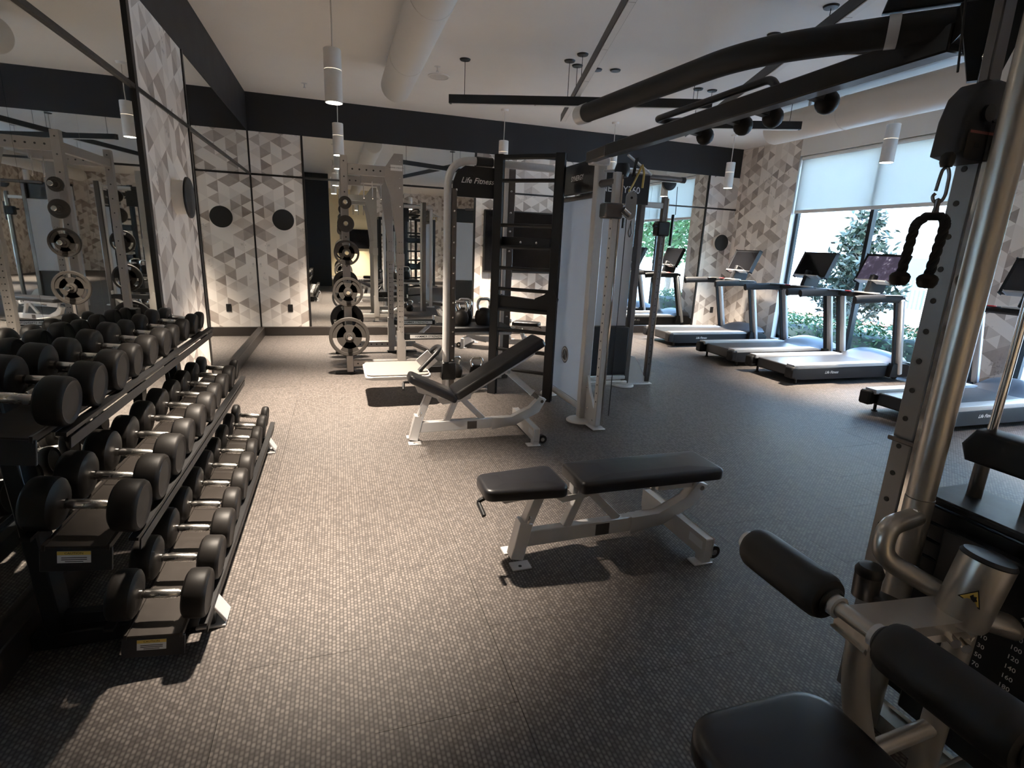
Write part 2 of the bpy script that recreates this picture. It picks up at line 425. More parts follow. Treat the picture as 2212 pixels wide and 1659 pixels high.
# black trim strips round the panels and across the walls at eight feet
tn = 3
for y_, w_ in ((4.35, .055), (5.674, .035)):
    struct('trim_%d' % tn, bx(NB(), XL, XL+.016, y_-w_/2, y_+w_/2, ZB, ZM), 'black_trim'); tn += 1
for x_, w_ in ((-.455, .03), (2.26, .03), (4.42, .03), (6.887, .03)):
    struct('trim_%d' % tn, bx(NB(), x_-w_/2, x_+w_/2, YB-.016, YB, ZB, ZM), 'black_trim'); tn += 1
struct('trim_%d' % tn, bx(NB(), XL, XL+.014, -.62, YB, ZT-.014, ZT+.014), 'black_trim'); tn += 1
struct('trim_%d' % tn, bx(NB(), XL, XR, YB-.014, YB, ZT-.014, ZT+.014), 'black_trim'); tn += 1
struct('trim_%d' % tn, bx(NB(), XL, XL+.012, YB-.012, YB, ZB, ZM), 'black_trim'); tn += 1
# mirrors: every pane is its own sheet
def mirror(name, bm, label):
    o = obj(name, bm, 'mirror_silver'); tag(o, label, 'mirror', 'wall mirror panes'); return o
def mir_l(y0, y1, lab):
    for z0, z1, t_ in ((ZB, ZT-.003, 'tall lower'), (ZT+.003, ZM, 'low upper')):
        mirror('mirror_pane', bx(NB(), XL-G+.001, XL, y0+.001, y1-.001, z0, z1), '%s mirror pane %s' % (t_, lab))
def mir_b(x0, x1, lab):
    for z0, z1, t_ in ((ZB, ZT-.003, 'tall lower'), (ZT+.003, ZM, 'low upper')):
        mirror('mirror_pane', bx(NB(), x0+.001, x1-.001, YB, YB+G-.001, z0, z1), '%s mirror pane %s' % (t_, lab))
mir_l(-.62, 2.76, 'above the near half of the dumbbell rack')
mir_l(2.76, 4.35, 'between the dumbbell rack and the wallpapered pilaster')
mir_l(5.674, 9.333, 'from the wallpapered pilaster to the far left corner')
mir_b(-.455, .90, 'behind the plate-loaded power rack')
mir_b(.90, 2.26, 'on the far wall left of the television panel')
mir_b(4.42, 5.65, 'on the far wall right of the television panel')
mir_b(5.65, 6.887, 'on the far wall behind the farthest treadmill')

# window wall
XW = XR+.2
bm = NB()
ys = [YR-.2]+[v for w in sorted(WINDOWS) for v in w]+[YB+G]
for a, b in zip(ys[0::2], ys[1::2]): bx(bm, XR, XW, a, b, -.05, ZC)
for a, b in WINDOWS: bx(bm, XR, XW, a, b, WZ1, ZC); bx(bm, XR, XW, a, b, -.05, WZ0)
wr_ = struct('wall_right', bm, 'white_paint')
for a, b in zip(ys[0::2], ys[1::2]): struct('wallpaper_panel', bx(NB(), XR-.004, XR, max(a, YR), min(b, YB), .0, ZC-.02), 'wallpaper_y', wr_)
for i, (a, b) in enumerate(WINDOWS):
    w = bpy.data.objects.new('window_%d' % (i+1), None); C.objects.link(w); w['kind'] = 'structure'
    xf0, xf1 = XR+.10, XR+.16; m_ = (a+b)/2-.13
    def wp(n, bm, mt): o = struct(n, bm, mt, w); return o
    wp('window_sill', bx(NB(), XR-.02, XR+.19, a, b, WZ0-.02, WZ0+.012, .003), 'white_paint')
    for y_ in (a+.03, b-.03): wp('window_jamb', bx(NB(), xf0, xf1, y_-.03, y_+.03, WZ0, WZ1), 'frame_dark')
    wp('window_head', bx(NB(), xf0, xf1, a, b, WZ1-.06, WZ1), 'frame_dark')
    wp('window_foot', bx(NB(), xf0, xf1, a, b, WZ0+.012, WZ0+.07), 'frame_dark')
    wp('mullion', bx(NB(), xf0-.02, xf1, m_-.03, m_+.03, WZ0+.07, WZ1-.06), 'frame_dark')
    wp('pane', bx(NB(), xf0+.025, xf0+.031, a+.06, m_-.03, WZ0+.07, WZ1-.06), 'window_glass')
    wp('pane', bx(NB(), xf0+.025, xf0+.031, m_+.03, b-.06, WZ0+.07, WZ1-.06), 'window_glass')
    t = thing('roller_shade', ['half-drawn pale roller shade in the window behind the treadmills', 'half-drawn pale roller shade in the window beside the nearest treadmill'][i], 'roller shade', (XR+.05, (a+b)/2, 2.32), 0, 'window shades', True)
    obj('fabric', bx(NB(), XR+.045, XR+.047, a+.02, b-.02, 2.36, WZ1-.03), 'shade_fabric', t)
    obj('bottom_rail', bx(NB(), XR+.036, XR+.058, a+.02, b-.02, 2.315, 2.37, .006), 'white_paint', t)
    obj('roller', cyl(NB(), (XR+.05, a+.02, WZ1-.035), (XR+.05, b-.02, WZ1-.035), .03), 'white_paint', t)

# ------------------------------------------------------------------ ceiling: ducts, speaker, sprinkler, pendants, linear lights
def duct(x, z, r, y0, y1, label):
    t = thing('air_duct', label, 'duct', (x, y1, z), 0, None, True)
    obj('duct_body', lathe(NB(), [(0, 0), (r*.80, 0), (r*.93, -.015), (r, -.06), (r, -(y1-y0))], (x, y1, z), (0, 1, 0), 40), 'duct_paint', t)
    yy = y1-1.2
    while yy > y0:
        obj('duct_seam', lathe(NB(), [(r, -.008), (r+.004, -.005), (r+.004, .005), (r, .008)], (x, yy, z), (0, 1, 0), 40), 'duct_paint', t); yy -= 1.5
    for yy in (y1-.6, y1-3.2):
        obj('hanger', bx(NB(), x-.012, x+.012, yy-.012, yy+.012, z+r, ZC), 'silver_paint', t)
duct(.74, 3.345, .175, -4.5, 7.25, 'round white air duct running along the ceiling beside the pendant row')
duct(5.92, 3.29, .19, -4.5, 6.75, 'round white air duct running along the ceiling by the windows')
t = thing('ceiling_speaker', 'round white ceiling speaker near the end of the left duct', 'speaker', (1.28, 7.35, ZC), 0, None, True)
obj('speaker_rim', lathe(NB(), [(.135, 0), (.135, -.008), (.12, -.012), (.118, -.006)], (1.28, 7.35, ZC)), 'white_paint', t)
obj('speaker_grille', lathe(NB(), [(0, -.007), (.118, -.006)], (1.28, 7.35, ZC)), 'speaker_white', t)
for sx_, sy_, lb in ((1.2, 6.98, 'small ceiling sprinkler head beside the ceiling speaker'), (-.34, 8.49, 'small ceiling sprinkler head in the far left corner')):
    t = thing('sprinkler_head', lb, 'sprinkler', (sx_, sy_, ZC), 0, 'ceiling sprinklers', True)
    obj('escutcheon', lathe(NB(), [(0, -.004), (.03, -.004), (.04, 0)], (sx_, sy_, ZC)), 'silver_paint', t)
    obj('nozzle', cyl(NB(), (sx_, sy_, ZC-.05), (sx_, sy_, ZC-.004), .008), 'silver_paint', t)
    obj('deflector', cyl(NB(), (sx_, sy_, ZC-.056), (sx_, sy_, ZC-.05), .018), 'silver_paint', t)

PEND_W = 540.0
def pendant(x, y, label, zb=2.70, w=None, cone=69):
    t = thing('pendant_lamp', label, 'lamp', (x, y, zb), 0, 'white cylinder pendant lamps', True)
    r, h = .074, .42
    obj('canopy', lathe(NB(), [(0, -.03), (.05, -.028), (.06, 0)], (x, y, ZC)), 'lamp_white', t)
    obj('cord', tube(NB(), [(x, y, ZC-.02), (x+.004, y, (ZC+zb+h)/2), (x, y, zb+h)], .006, 8, .3), 'cord_white', t)
    obj('upper_shell', lathe(NB(), [(0, h), (r-.004, h), (r, h-.004), (r, h*.62), (r-.003, h*.615)], (x, y, zb), seg=32), 'lamp_white', t)
    obj('lower_shell', lathe(NB(), [(r-.003, h*.612), (r, h*.607), (r, 0), (r-.007, 0), (r-.007, .02)], (x, y, zb), seg=32), 'lamp_white', t)
    obj('lens', lathe(NB(), [(0, .002), (r-.007, .002)], (x, y, zb), seg=32), 'lamp_glow', t)
    ld = bpy.data.lights.new('pendant_light', 'SPOT'); ld.energy = PEND_W if w is None else w; ld.color = (1, .855, .70)
    ld.spot_size = math.radians(cone); ld.spot_blend = 1.0; ld.shadow_soft_size = .05
    lo = bpy.data.objects.new('pendant_light', ld); C.objects.link(lo); lo.parent = t; lo.location = (0, 0, -.012)
pendant(-.03, 2.95, 'lit white cylinder pendant lamp over the dumbbell rack', w=PEND_W*.9)
pendant(.02, 5.38, 'lit white cylinder pendant lamp hanging before the power rack', w=PEND_W*1.2, cone=80)
pendant(.07, 8.55, 'lit white cylinder pendant lamp hanging behind the power rack')
pendant(2.50, 8.55, 'lit white cylinder pendant lamp behind the black stall ladder')
pendant(4.35, 8.50, 'lit white cylinder pendant lamp in front of the far mirror behind the cable tower')
pendant(6.55, 8.35, 'lit white cylinder pendant lamp over the farthest treadmill')
pendant(6.22, 5.15, 'lit white cylinder pendant lamp hanging before the window')
pendant(6.22, 1.9, 'lit white cylinder pendant lamp before the window near the camera')
pendant(.8, -5.1, 'added white cylinder pendant lamp that lights the rear television wall', w=PEND_W*1.6)  # unseen lamp, put in to light the rear wall
pendant(3.4, -5.1, 'added white cylinder pendant lamp that brightens the middle of the rear wall')  # added to brighten the rear room in the far mirror
pendant(6.22, -1.6, 'added white cylinder pendant lamp that brightens the right side of the rear room')  # unseen, lifts the rear half as the mirror shows it
pendant(2.6, -2.0, 'added white cylinder pendant lamp that brightens the room behind the camera')  # added behind the camera for more light in the mirror image

def stick(p0, p1, label, drops, z=3.2):
    p0, p1 = V((*p0, z)), V((*p1, z)); d = (p1-p0).normalized(); n = V((-d.y, d.x, 0))
    c = (p0+p1)/2; t = thing('linear_light', label, 'ceiling light', c, 0, 'suspended black linear lights', True)
    bm = NB(); bar(bm, p0+V((0, 0, .05)), p1+V((0, 0, .05)), .065, .09, .002, (0, 0, 1)); obj('housing', bm, 'black_metal', t)
    L = (p1-p0).length; k = max(2, round(L/.9))
    for i in range(k):
        a = p0+d*(.03+(L-.06)*i/k+.004); b = p0+d*(.03+(L-.06)*(i+1)/k-.004)
        bm = NB(); bar(bm, a+V((0, 0, .003)), b+V((0, 0, .003)), .052, .010, 0, (0, 0, 1)); obj('diffuser', bm, 'white_paint', t)
    for f in drops:
        q = p0+d*L*f; ob = obj('suspension', cyl(NB(), (q.x, q.y, z+.095), (q.x, q.y, ZC-.01), .0035, seg=6), 'black_metal', t)
        sub('canopy', lathe(NB(), [(0, -.018), (.055, -.014), (.062, 0)], (q.x, q.y, ZC)), 'black_metal', ob)
stick((1.28, 6.65), (3.96, 5.50), 'long black linear light crossing above the weight bench area, unlit', (.06, .46, .93), 3.1)
stick((4.27, 6.43), (5.52, 5.82), 'short black linear light nearest the far treadmills, unlit', (.08, .90), 3.1)
stick((2.95, 7.30), (1.72, 2.85), 'long black linear light pointing toward the camera left of the pull-up bar, unlit', (.24, .32, .93))
stick((4.92, 7.32), (3.15, 2.55), 'long black linear light above the monkey bar beam, unlit', (.20, .56, .94))
stick((3.78, 4.06), (5.05, 3.50), 'black linear light crossing behind the pull-up bar near the windows, unlit', (.1, .9))
for cx_, cy_, lb in ((2.91, 6.26, 'black ceiling canopy disc left of the pair by the long light'), (3.11, 6.19, 'black ceiling canopy disc right of the long light'), (5.69, 6.26, 'black ceiling canopy disc beside the window duct')):
    o = obj('ceiling_canopy', lathe(NB(), [(0, -.018), (.055, -.014), (.062, 0)], (cx_, cy_, ZC)), 'black_metal'); tag(o, lb, 'ceiling canopy', 'loose ceiling canopies')

# ------------------------------------------------------------------ wall sconces, outlets, televisions
def sconce(c, n, label):
    t = thing('wall_sconce', label, 'sconce', c, 0, 'round wall sconces', True)
    obj('drum', lathe(NB(), [(.128, 0), (.128, .085)], c, n, 36), 'lamp_white', t)
    obj('face_disc', lathe(NB(), [(0, .105), (.150, .105), (.155, .10), (.155, .088), (.12, .085)], c, n, 36), 'black_metal', t)
sconce((XL+.004, 5.03, 1.82), (1, 0, 0), 'round black disc sconce on the wallpapered pilaster')
sconce((-.77, YB-.004, 1.80), (0, -1, 0), 'round black disc sconce on the far left wallpaper panel')
sconce((7.28, YB-.004, 1.80), (0, -1, 0), 'round black disc sconce on the far right wallpaper panel')
def outlet(c, n, label):
    s = V((0, 0, 1)).cross(V(n)); t = thing('power_outlet', label, 'outlet', c, 0, 'black power outlets', True)
    bm = NB(); prism(bm, rrect(.075, .12, .008), 0, .006, c, s, (0, 0, 1)); obj('cover_plate', bm, 'outlet_black', t)
    for dz in (-.025, .025):
        bm = NB(); prism(bm, rrect(.034, .030, .01), .006, .009, V(c)+V((0, 0, dz)), s, (0, 0, 1)); obj('socket', bm, 'black_metal', t)
outlet((-.75, YB-.004, .44), (0, -1, 0), 'black power outlet on the far left wallpaper panel')
outlet((7.33, YB-.004, .46), (0, -1, 0), 'black power outlet on the far right wallpaper panel')
outlet((XR-.004, 4.75, .45), (-1, 0, 0), 'black power outlet on the wallpapered pier beside the nearest treadmill')
t = thing('television', 'large black wall television behind the stall ladder', 'television', (3.33, YB-.03, 1.62), 0, None, True)
obj('tv_case', bx(NB(), 2.42, 4.25, YB-.065, YB-.006, 1.10, 2.15, .008), 'black_trim', t)
obj('tv_screen', bx(NB(), 2.44, 4.23, YB-.068, YB-.064, 1.13, 2.13), 'screen_black', t)
t = thing('television', 'black wall television on the rear wall seen in the mirror', 'television', (.85, YR+.03, 1.6), 0, None, True)
obj('tv_case', bx(NB(), .25, 1.42, YR+.036, YR+.09, 1.18, 1.98, .008), 'black_trim', t)
obj('tv_screen', bx(NB(), .27, 1.40, YR+.089, YR+.093, 1.20, 1.96), 'screen_black', t)

# ------------------------------------------------------------------ dumbbell rack and dumbbells along the left wall
TIERS = [  # x, z of the handle line, y of the nearest dumbbell, spacing, head radius near and far, half length, name
    (-.670, .245, 2.045, .247, .092, .080, .160, 'bottom'),
    (-.835, .650, 2.005, .238, .090, .074, .166, 'middle'),
    (-.990, 1.030, 2.010, .222, .082, .058, .160, 'top')]
TILT = math.radians(7)
ex = V((math.cos(TILT), 0, -math.sin(TILT))); ez = V((math.sin(TILT), 0, math.cos(TILT))); ey = V((0, 1, 0))
t = thing('dumbbell_rack', 'three-tier dark dumbbell rack along the mirrored left wall', 'rack', (-.85, 3.15, 0), 0, None, True)
for xx, zz, y0, sp, r0, r1, hl, nm in TIERS:
    ya, yb = y0-.098, y0+sp*9+.13; c = V((xx, 0, zz))-ez*(r0+.016)
    Rt = Matrix((ex, ey, ez)).transposed()
    def at(a, b, y): return c+ex*a+ez*b+V((0, y, 0))
    for a in (-.088, .088):
        bm = NB(); bar(bm, at(a, -.001, ya), at(a, -.001, yb), .010, .020, .001, ez); obj('tier_rail', bm, 'tray_brown', t)
    n = 5
    for i in range(n):
        p, q = ya+(yb-ya)*i/n+.002, ya+(yb-ya)*(i+1)/n-.002
        bm = NB(); bar(bm, at(0, .0, p), at(0, .0, q), .166, .008, .001, ez); pl = obj('tray_plate', bm, 'tray_brown', t)
        if i:
            bm = NB(); sphere(bm, at(.03, .006, p+.02), .008, 10, (1, 1, .6)); sub('bolt', bm, 'chrome', pl)
    for a in (-.150, .150):
        bm = NB(); bar(bm, at(a, .0075, ya+.035), at(a, .0075, yb), .030, .012, .001, ez); obj('saddle_rail', bm, 'plate_black', t)
    bm = NB(); box(bm, at(.160, -.032, (ya+yb)/2+.03), (.006, yb-ya-.08, .04), Rt, .001); obj('front_apron', bm, 'plate_black', t)
    bm = NB(); box(bm, at(0, -.045, ya+.006), (.20, .010, .085), Rt, .002); end = obj('tier_end_plate', bm, 'black_powder', t)
    if nm != 'top':
        o_ = at(-.005, -.034, ya-.0003)
        bm = NB(); box(bm, o_, (.092, .0012, .042), Rt); st = sub('sticker', bm, 'sticker_white', end)
        bm = NB(); box(bm, o_+ez*.0145-ey*.0007, (.092, .0006, .013), Rt); sub('sticker_header', bm, 'sticker_yellow', end)
        sub('sticker_lettering', text_bm('CAUTION', .008, o_+ez*.0145-ey*.0012, ex, ez), 'ink', end)
        for dz in (-.002, -.009, -.016):
            bm = NB(); box(bm, o_+ez*dz-ey*.0008, (.070-.02*(dz < -.015), .0006, .0025), Rt); sub('sticker_line', bm, 'ink', end)
for yy in (2.18, 4.10):
    bm = NB(); bar(bm, (-1.06, yy, .07), (-1.11, yy, 1.06), .055, .10, .006, (0, 1, 0)); obj('upright', bm, 'frame_dark', t)
    bm = NB(); bx(bm, -1.14, -.53, yy-.045, yy+.045, .008, .075, .006); obj('base_rail', bm, 'frame_dark', t)
    bm = NB(); bx(bm, -.60, -.49, yy-.055, yy+.055, 0, .012, .003); obj('foot', bm, 'silver_paint', t)
    bm = NB(); box(bm, (-.515, yy, .065), (.012, .09, .11), Euler((0, -.5, 0)).to_matrix(), .003, 1); obj('foot_gusset', bm, 'silver_paint', t)
    for xx, zz, *_r in TIERS:
        bm = NB(); bar(bm, (xx+.12, yy, zz-.155), (-1.09, yy, zz-.13), .04, .05, .004, (0, 0, 1)); obj('tier_bracket', bm, 'frame_dark', t)
bm = NB(); bar(bm, (-1.08, 2.2, .32), (-1.08, 4.08, .32), .05, .06, .004); obj('cross_brace', bm, 'frame_dark', t)

def make_dumbbell(r, hl, name='dumbbell'):
    """axis along local x, origin at the handle centre"""
    t = thing(name, 'x', 'dumbbell'); gl = .073; w = hl-gl
    hd = None
    bm = NB(); lathe(bm, [(.0125, -gl-.002), (.0125, -gl+.014), (.0165, -gl+.02), (.0178, 0), (.0165, gl-.02), (.0125, gl-.014), (.0125, gl+.002)], (0, 0, 0), (1, 0, 0), 20)
    obj('handle', bm, 'handle_steel', t)
    for s in (-1, 1):
        pr_ = [(0, gl), (r*.45, gl), (r*.82, gl+.004), (r*.96, gl+.013), (r, gl+.025), (r, hl-.016), (r*.95, hl-.006), (r*.86, hl-.001), (r*.72, hl-.006), (r*.68, hl-.006), (0, hl-.006)]
        bm = NB(); lathe(bm, pr_ if s > 0 else [(a, -b) for a, b in pr_][::-1], (0, 0, 0), (1, 0, 0), 28); hd = obj('head', bm, 'rubber', t)
        bm = NB(); lathe(bm, [(.018, s*(gl-.010)), (.018, s*(gl+.002))], (0, 0, 0), (1, 0, 0), 16); o = bpy.data.objects.new('collar', mesh_of('collar', bm, 'chrome')); C.objects.link(o); o.parent = t
    return t
for xx, zz, y0, sp, r0, r1, hl, nm in TIERS:
    protos = {}
    for i in range(10):
        size = i//3; r = r0+(r1-r0)*size/3; h_ = hl-.012*size
        if size not in protos: d = protos[size] = make_dumbbell(r, h_)
        else: d = copy_tree(protos[size])
        d.location = V((xx, y0+sp*i, zz))-ez*(r0-r); d.rotation_euler = (random.uniform(-.2, .2), TILT, random.uniform(-.03, .03))
        d['label'] = 'round black rubber dumbbell, %s from the near end of the %s tier' % (ORD[i], nm); d['group'] = 'dumbbells on the three-tier rack'

# ------------------------------------------------------------------ adjustable benches
def rotY(a, p):   # rotate about y by a (positive lifts +x), at p
    return Matrix.Translation(V(p)) @ Matrix.Rotation(-a, 4, 'Y')
def make_bench(label, loc, rz, back, seat):
    """local x from the seat end (front foot at 0) to the wheel end"""
    t = thing('adjustable_bench', label, 'bench', loc, rz, 'adjustable weight benches')
    mt = 'silver_paint'
    o = obj('main_beam', bar(NB(), (.02, 0, .115), (.66, 0, .125), .05, .085, .004, (0, 0, 1)), mt, t)
    for s in (-1, 1): 
        bm = NB(); bx(bm, .44, .52, s*.0256-.0006, s*.0256+.0006, .085, .150); sub_local('label_plate', bm, 'dark_steel', o)
    bm = NB(); prism(bm, [(.65, .07), (.86, .10), (1.06, .20), (1.12, .31), (1.06, .335), (.98, .24), (.82, .165), (.65, .168)], -.03, .03, (0, 0, 0), (1, 0, 0), (0, 0, 1), .004); obj('rear_kink', bm, mt, t)
    o = obj('front_stub', bar(NB(), (0, 0, .012), (.045, 0, .215), .07, .075, .004, (0, 1, 0)), mt, t)
    bm = NB(); box(bm, (.055, 0, .225), (.012, .074, .05), Euler((0, .25, 0)).to_matrix(), .003, 1); sub_local('collar', bm, 'chrome', o)
    obj('post', bar(NB(), (.03, 0, .14), (.125, 0, .385), .052, .062, .004, (0, 1, 0)), mt, t)
    for s in (-1, 1):
        bm = NB(); bx(bm, -.045, .055, s*.075-.035, s*.075+.035, 0, .010, .002); f = obj('foot_plate', bm, mt, t)
        bm = NB(); cyl(bm, (0, s*.085, .010), (0, s*.085, .0105), .009, seg=12); sub_local('foot_hole', bm, 'ink', f)
    o = obj('rear_crossbar', bar(NB(), (.95, -.30, .095), (.95, .30, .095), .05, .105, .004, (0, 0, 1)), mt, t)
    for s in (-1, 1):
        bm = NB(); bx(bm, .88, .99, s*.265-.035, s*.265+.035, 0, .010, .002); obj('foot_plate', bm, mt, t)
        bm = NB(); bx(bm, .925, .975, s*.265-.03, s*.265+.03, .010, .045); obj('foot_post', bm, mt, t)
        bm = NB(); cyl(bm, (1.015, s*.255-.016, .045), (1.015, s*.255+.016, .045), .036, seg=20); w = obj('wheel', bm, 'rubber', t)
        bm = NB(); cyl(bm, (1.015, s*.255-.019, .045), (1.015, s*.255+.019, .045), .016, seg=14); sub_local('hub', bm, 'chrome', w)
        bm = NB(); bar(bm, (.97, s*.235, .075), (1.02, s*.235, .045), .008, .04, .001, (0, 1, 0)); obj('wheel_fork', bm, mt, t)
    bm = NB(); bx(bm, .9245, .925, -.28, -.17, .08, .125); sub_local('label_plate', bm, 'sticker_white', o)
    # centre stand
    obj('centre_leg', bar(NB(), (.27, 0, .155), (.345, 0, .335), .045, .045, .003, (0, 1, 0)), mt, t)
    obj('centre_leg', bar(NB(), (.575, 0, .160), (.40, 0, .335), .045, .03, .003, (0, 1, 0)), mt, t)
    # hooked hinge bracket between seat and back
    for s in (-1, 1):
        bm = NB(); prism(bm, [(.185, .395), (.195, .335), (.235, .305), (.36, .320), (.46, .345), (.47, .385), (.395, .405), (.33, .395), (.315, .345), (.25, .340), (.235, .40)], s*.030-.004, s*.030+.004, (0, 0, 0), (1, 0, 0), (0, 0, 1)); br = obj('hinge_bracket', bm, mt, t)
        for px, pz in ((.215, .375), (.33, .365)):
            bm = NB(); cyl(bm, (px, -s*.034-.006, pz), (px, -s*.034+.006, pz), .013, seg=12); sub_local('bolt', bm, 'chrome', br)
    # seat
    Ms = rotY(-seat, (.225, 0, .375) if back < .2 else (.325, 0, .32))
    bm = NB(); cushion(bm, taper(-.42, -.005, .22, .285, .045), .062, .024, Ms @ Matrix.Translation((0, 0, .072))); sp_ = obj('seat_pad', bm, 'vinyl', t)
    bm = NB(); prism(bm, [(-.36, .01), (-.30, -.045), (0, -.015), (0, .012)], -.025, .025, (0, 0, 0), (1, 0, 0), (0, 0, 1)); bm.transform(Ms); obj('seat_frame', bm, mt, t)
    bm = NB(); tube(bm, [Ms @ V(q) for q in ((-.395, -.03, .005), (-.43, -.03, -.01), (-.435, -.03, -.02), (-.425, -.10, -.055))], .011, 10, .01); hn = obj('seat_handle', bm, 'black_metal', t)
    # back rest
    Mb = rotY(back, (.29, 0, .375) if back < .2 else (.35, 0, .35))
    bm = NB(); cushion(bm, taper(-.005, .835, .285, .285, .030), .066, .022, Mb @ Matrix.Translation((0, 0, .078))); obj('back_pad', bm, 'vinyl', t)
    bm = NB(); bar(bm, Mb @ V((.0, 0, -.012)), Mb @ V((.74, 0, -.012)), .05, .055, .004, Mb.to_3x3() @ V((0, 0, 1))); bf = obj('back_frame', bm, mt, t)
    # strut from the back frame to the kinked tail
    top = Mb @ V((.47, 0, -.045)); tail = V((1.08, 0, .295))
    if back > .2:
        obj('strut_sleeve', bar(NB(), top, top+(tail-top)*.72, .05, .05, .004, (0, 1, 0)), mt, t)
        obj('strut_rod', bar(NB(), top+(tail-top)*.70, tail, .038, .038, .004, (0, 1, 0)), 'chrome', t)
    else:
        obj('strut_sleeve', bar(NB(), (.80, 0, .325), (1.02, 0, .325), .05, .045, .004, (0, 0, 1)), mt, t)
        obj('strut_rod', bar(NB(), (.98, 0, .328), tail, .038, .036, .004, (0, 0, 1)), 'chrome', t)
    for p in (top, tail):
        bm = NB(); cyl(bm, (p.x, -.036, p.z), (p.x, .036, p.z), .014, seg=14); obj('pivot_bolt', bm, 'chrome', t)
    return t
def sub_local(name, bm, m, part):
    o = bpy.data.objects.new(name, mesh_of(name, bm, m)); C.objects.link(o); o.parent = part; return o
make_bench('flat black adjustable bench with silver frame in the middle of the floor', (.815, 2.315, 0), math.radians(.5), 0.0, 0.0)
make_bench('black adjustable bench with its back raised, before the stall ladder', (.53, 4.12, 0), math.radians(-1), math.radians(31.5), math.radians(26))
make_bench('flat black adjustable bench standing by the far mirror behind the ladder', (2.75, 7.75, 0), math.radians(148), 0.0, 0.0)

# ------------------------------------------------------------------ power rack with plates
rx0, rx1, ry0, ry1, rh = .10, .70, 6.55, 7.80, 2.44
t = thing('power_rack', 'grey half power rack with weight plates near the far mirror', 'power rack', (rx0, ry0, 0), 0, None, True)
g = 'rack_grey'
def holes(part, x, y0, zs, n=(0, -1, 0), r=.008):
    for z in zs:
        bm = NB(); cyl(bm, (x, y0, z), V((x, y0, z))+V(n)*.0012, r, seg=10); sub('pin_hole', bm, 'ink', part)
for yy in (ry0, ry1):
    o = obj('rear_upright', bx(NB(), rx0-.038, rx0+.038, yy-.038, yy+.038, .0, rh, .004), g, t)
    holes(o, rx0, yy-.0385, [1.1+i*.16 for i in range(9)])
    o = obj('front_upright', bx(NB(), rx1-.038, rx1+.038, yy-.038, yy+.038, .0, rh-.18, .004), g, t)
    holes(o, rx1-.012, yy-.0385, [.25+i*.062 for i in range(18)]+[1.42+i*.13 for i in range(4)], r=.007)
    holes(o, rx1+.014, yy-.0385, [.25+i*.062 for i in range(18)]+[1.42+i*.13 for i in range(4)], r=.005)
    bm = NB(); prism(bm, [(-.038, 1.55), (.038, 1.55), (.038, rh+.06), (-.06, rh+.06), (-.16, rh-.09), (-.16, rh-.20), (-.10, rh-.38)], -.041, .041, (rx1, yy, 0), (1, 0, 0), (0, 0, 1), .003); hd = obj('top_gusset', bm, g, t)
    if yy == ry0:
        bm = NB(); bx(bm, rx1-.10, rx1+.03, yy-.044, yy-.0415, rh-.12, rh-.06); sub('name_plate', bm, 'sign_white', hd)
        sub('plate_lettering', text_bm('HAMMER STRENGTH', .012, (rx1-.035, yy-.0445, rh-.09), (1, 0, 0), (0, 0, 1)), 'ink', hd)
        for z in (rh-.02, rh-.2, rh-.3, rh-.5):
            bm = NB(); sphere(bm, (rx1, yy-.042, z), .010, 8); sub('bolt', bm, 'chrome', hd)
    o = obj('top_beam', bx(NB(), rx0+.038, rx1-.10, yy-.03, yy+.03, rh-.19, rh-.08, .004), g, t)
    holes(o, 0, 0, []); 
    for i in range(6):
        bm = NB(); cyl(bm, (rx0+.09+i*.075, yy-.0305, rh-.135), (rx0+.09+i*.075, yy-.0315, rh-.135), .010, seg=10); sub('pin_hole', bm, 'ink', o)
    o = obj('base_beam', bx(NB(), rx0+.038, rx1+.34, yy-.038, yy+.038, .085, .16, .004), g, t)
    for i in range(9):
        bm = NB(); cyl(bm, (rx0+.09+i*.075, yy-.0385, .123), (rx0+.09+i*.075, yy-.0395, .123), .010, seg=10); sub('pin_hole', bm, 'ink', o)
    obj('foot', bx(NB(), rx0-.17, rx0+.06, yy-.05, yy+.05, 0, .022, .006), 'black_metal', t)
    obj('foot', bx(NB(), rx1-.06, rx1+.36, yy-.05, yy+.05, 0, .022, .006), 'black_metal', t)
    obj('front_post_sleeve', bx(NB(), rx1-.046, rx1+.046, yy-.046, yy+.046, 1.28, 1.42, .004), g, t)
    bm = NB(); prism(bm, [(-.046, .10), (.055, .10), (.055, .38), (-.02, .52), (-.046, .50)], -.050, .050, (rx1, yy, 0), (1, 0, 0), (0, 0, 1), .003); obj('lower_sleeve', bm, g, t)
obj('cross_member', bx(NB(), rx0-.03, rx0+.03, ry0+.038, ry1-.038, rh-.19, rh-.10, .004), g, t)
o = obj('cross_member', bx(NB(), rx0-.03, rx0+.03, ry0+.038, ry1-.038, .085, .16, .004), g, t)
obj('pull_up_bar', tube(NB(), [(rx1, ry0, rh-.06), (rx1, ry1, rh-.06)], .018), g, t)
bm = NB(); bx(bm, rx0+.20, rx0+.46, ry0+.5, ry0+.72, rh-.22, rh-.12, .004); obj('grip_hanger', bm, g, t)
for xx in (rx0+.23, rx0+.33, rx0+.43):
    obj('hook', tube(NB(), [(xx, ry0+.5, rh-.2), (xx, ry0+.48, rh-.38), (xx, ry0+.44, rh-.40)], .006, 8, .02), 'chrome', t)
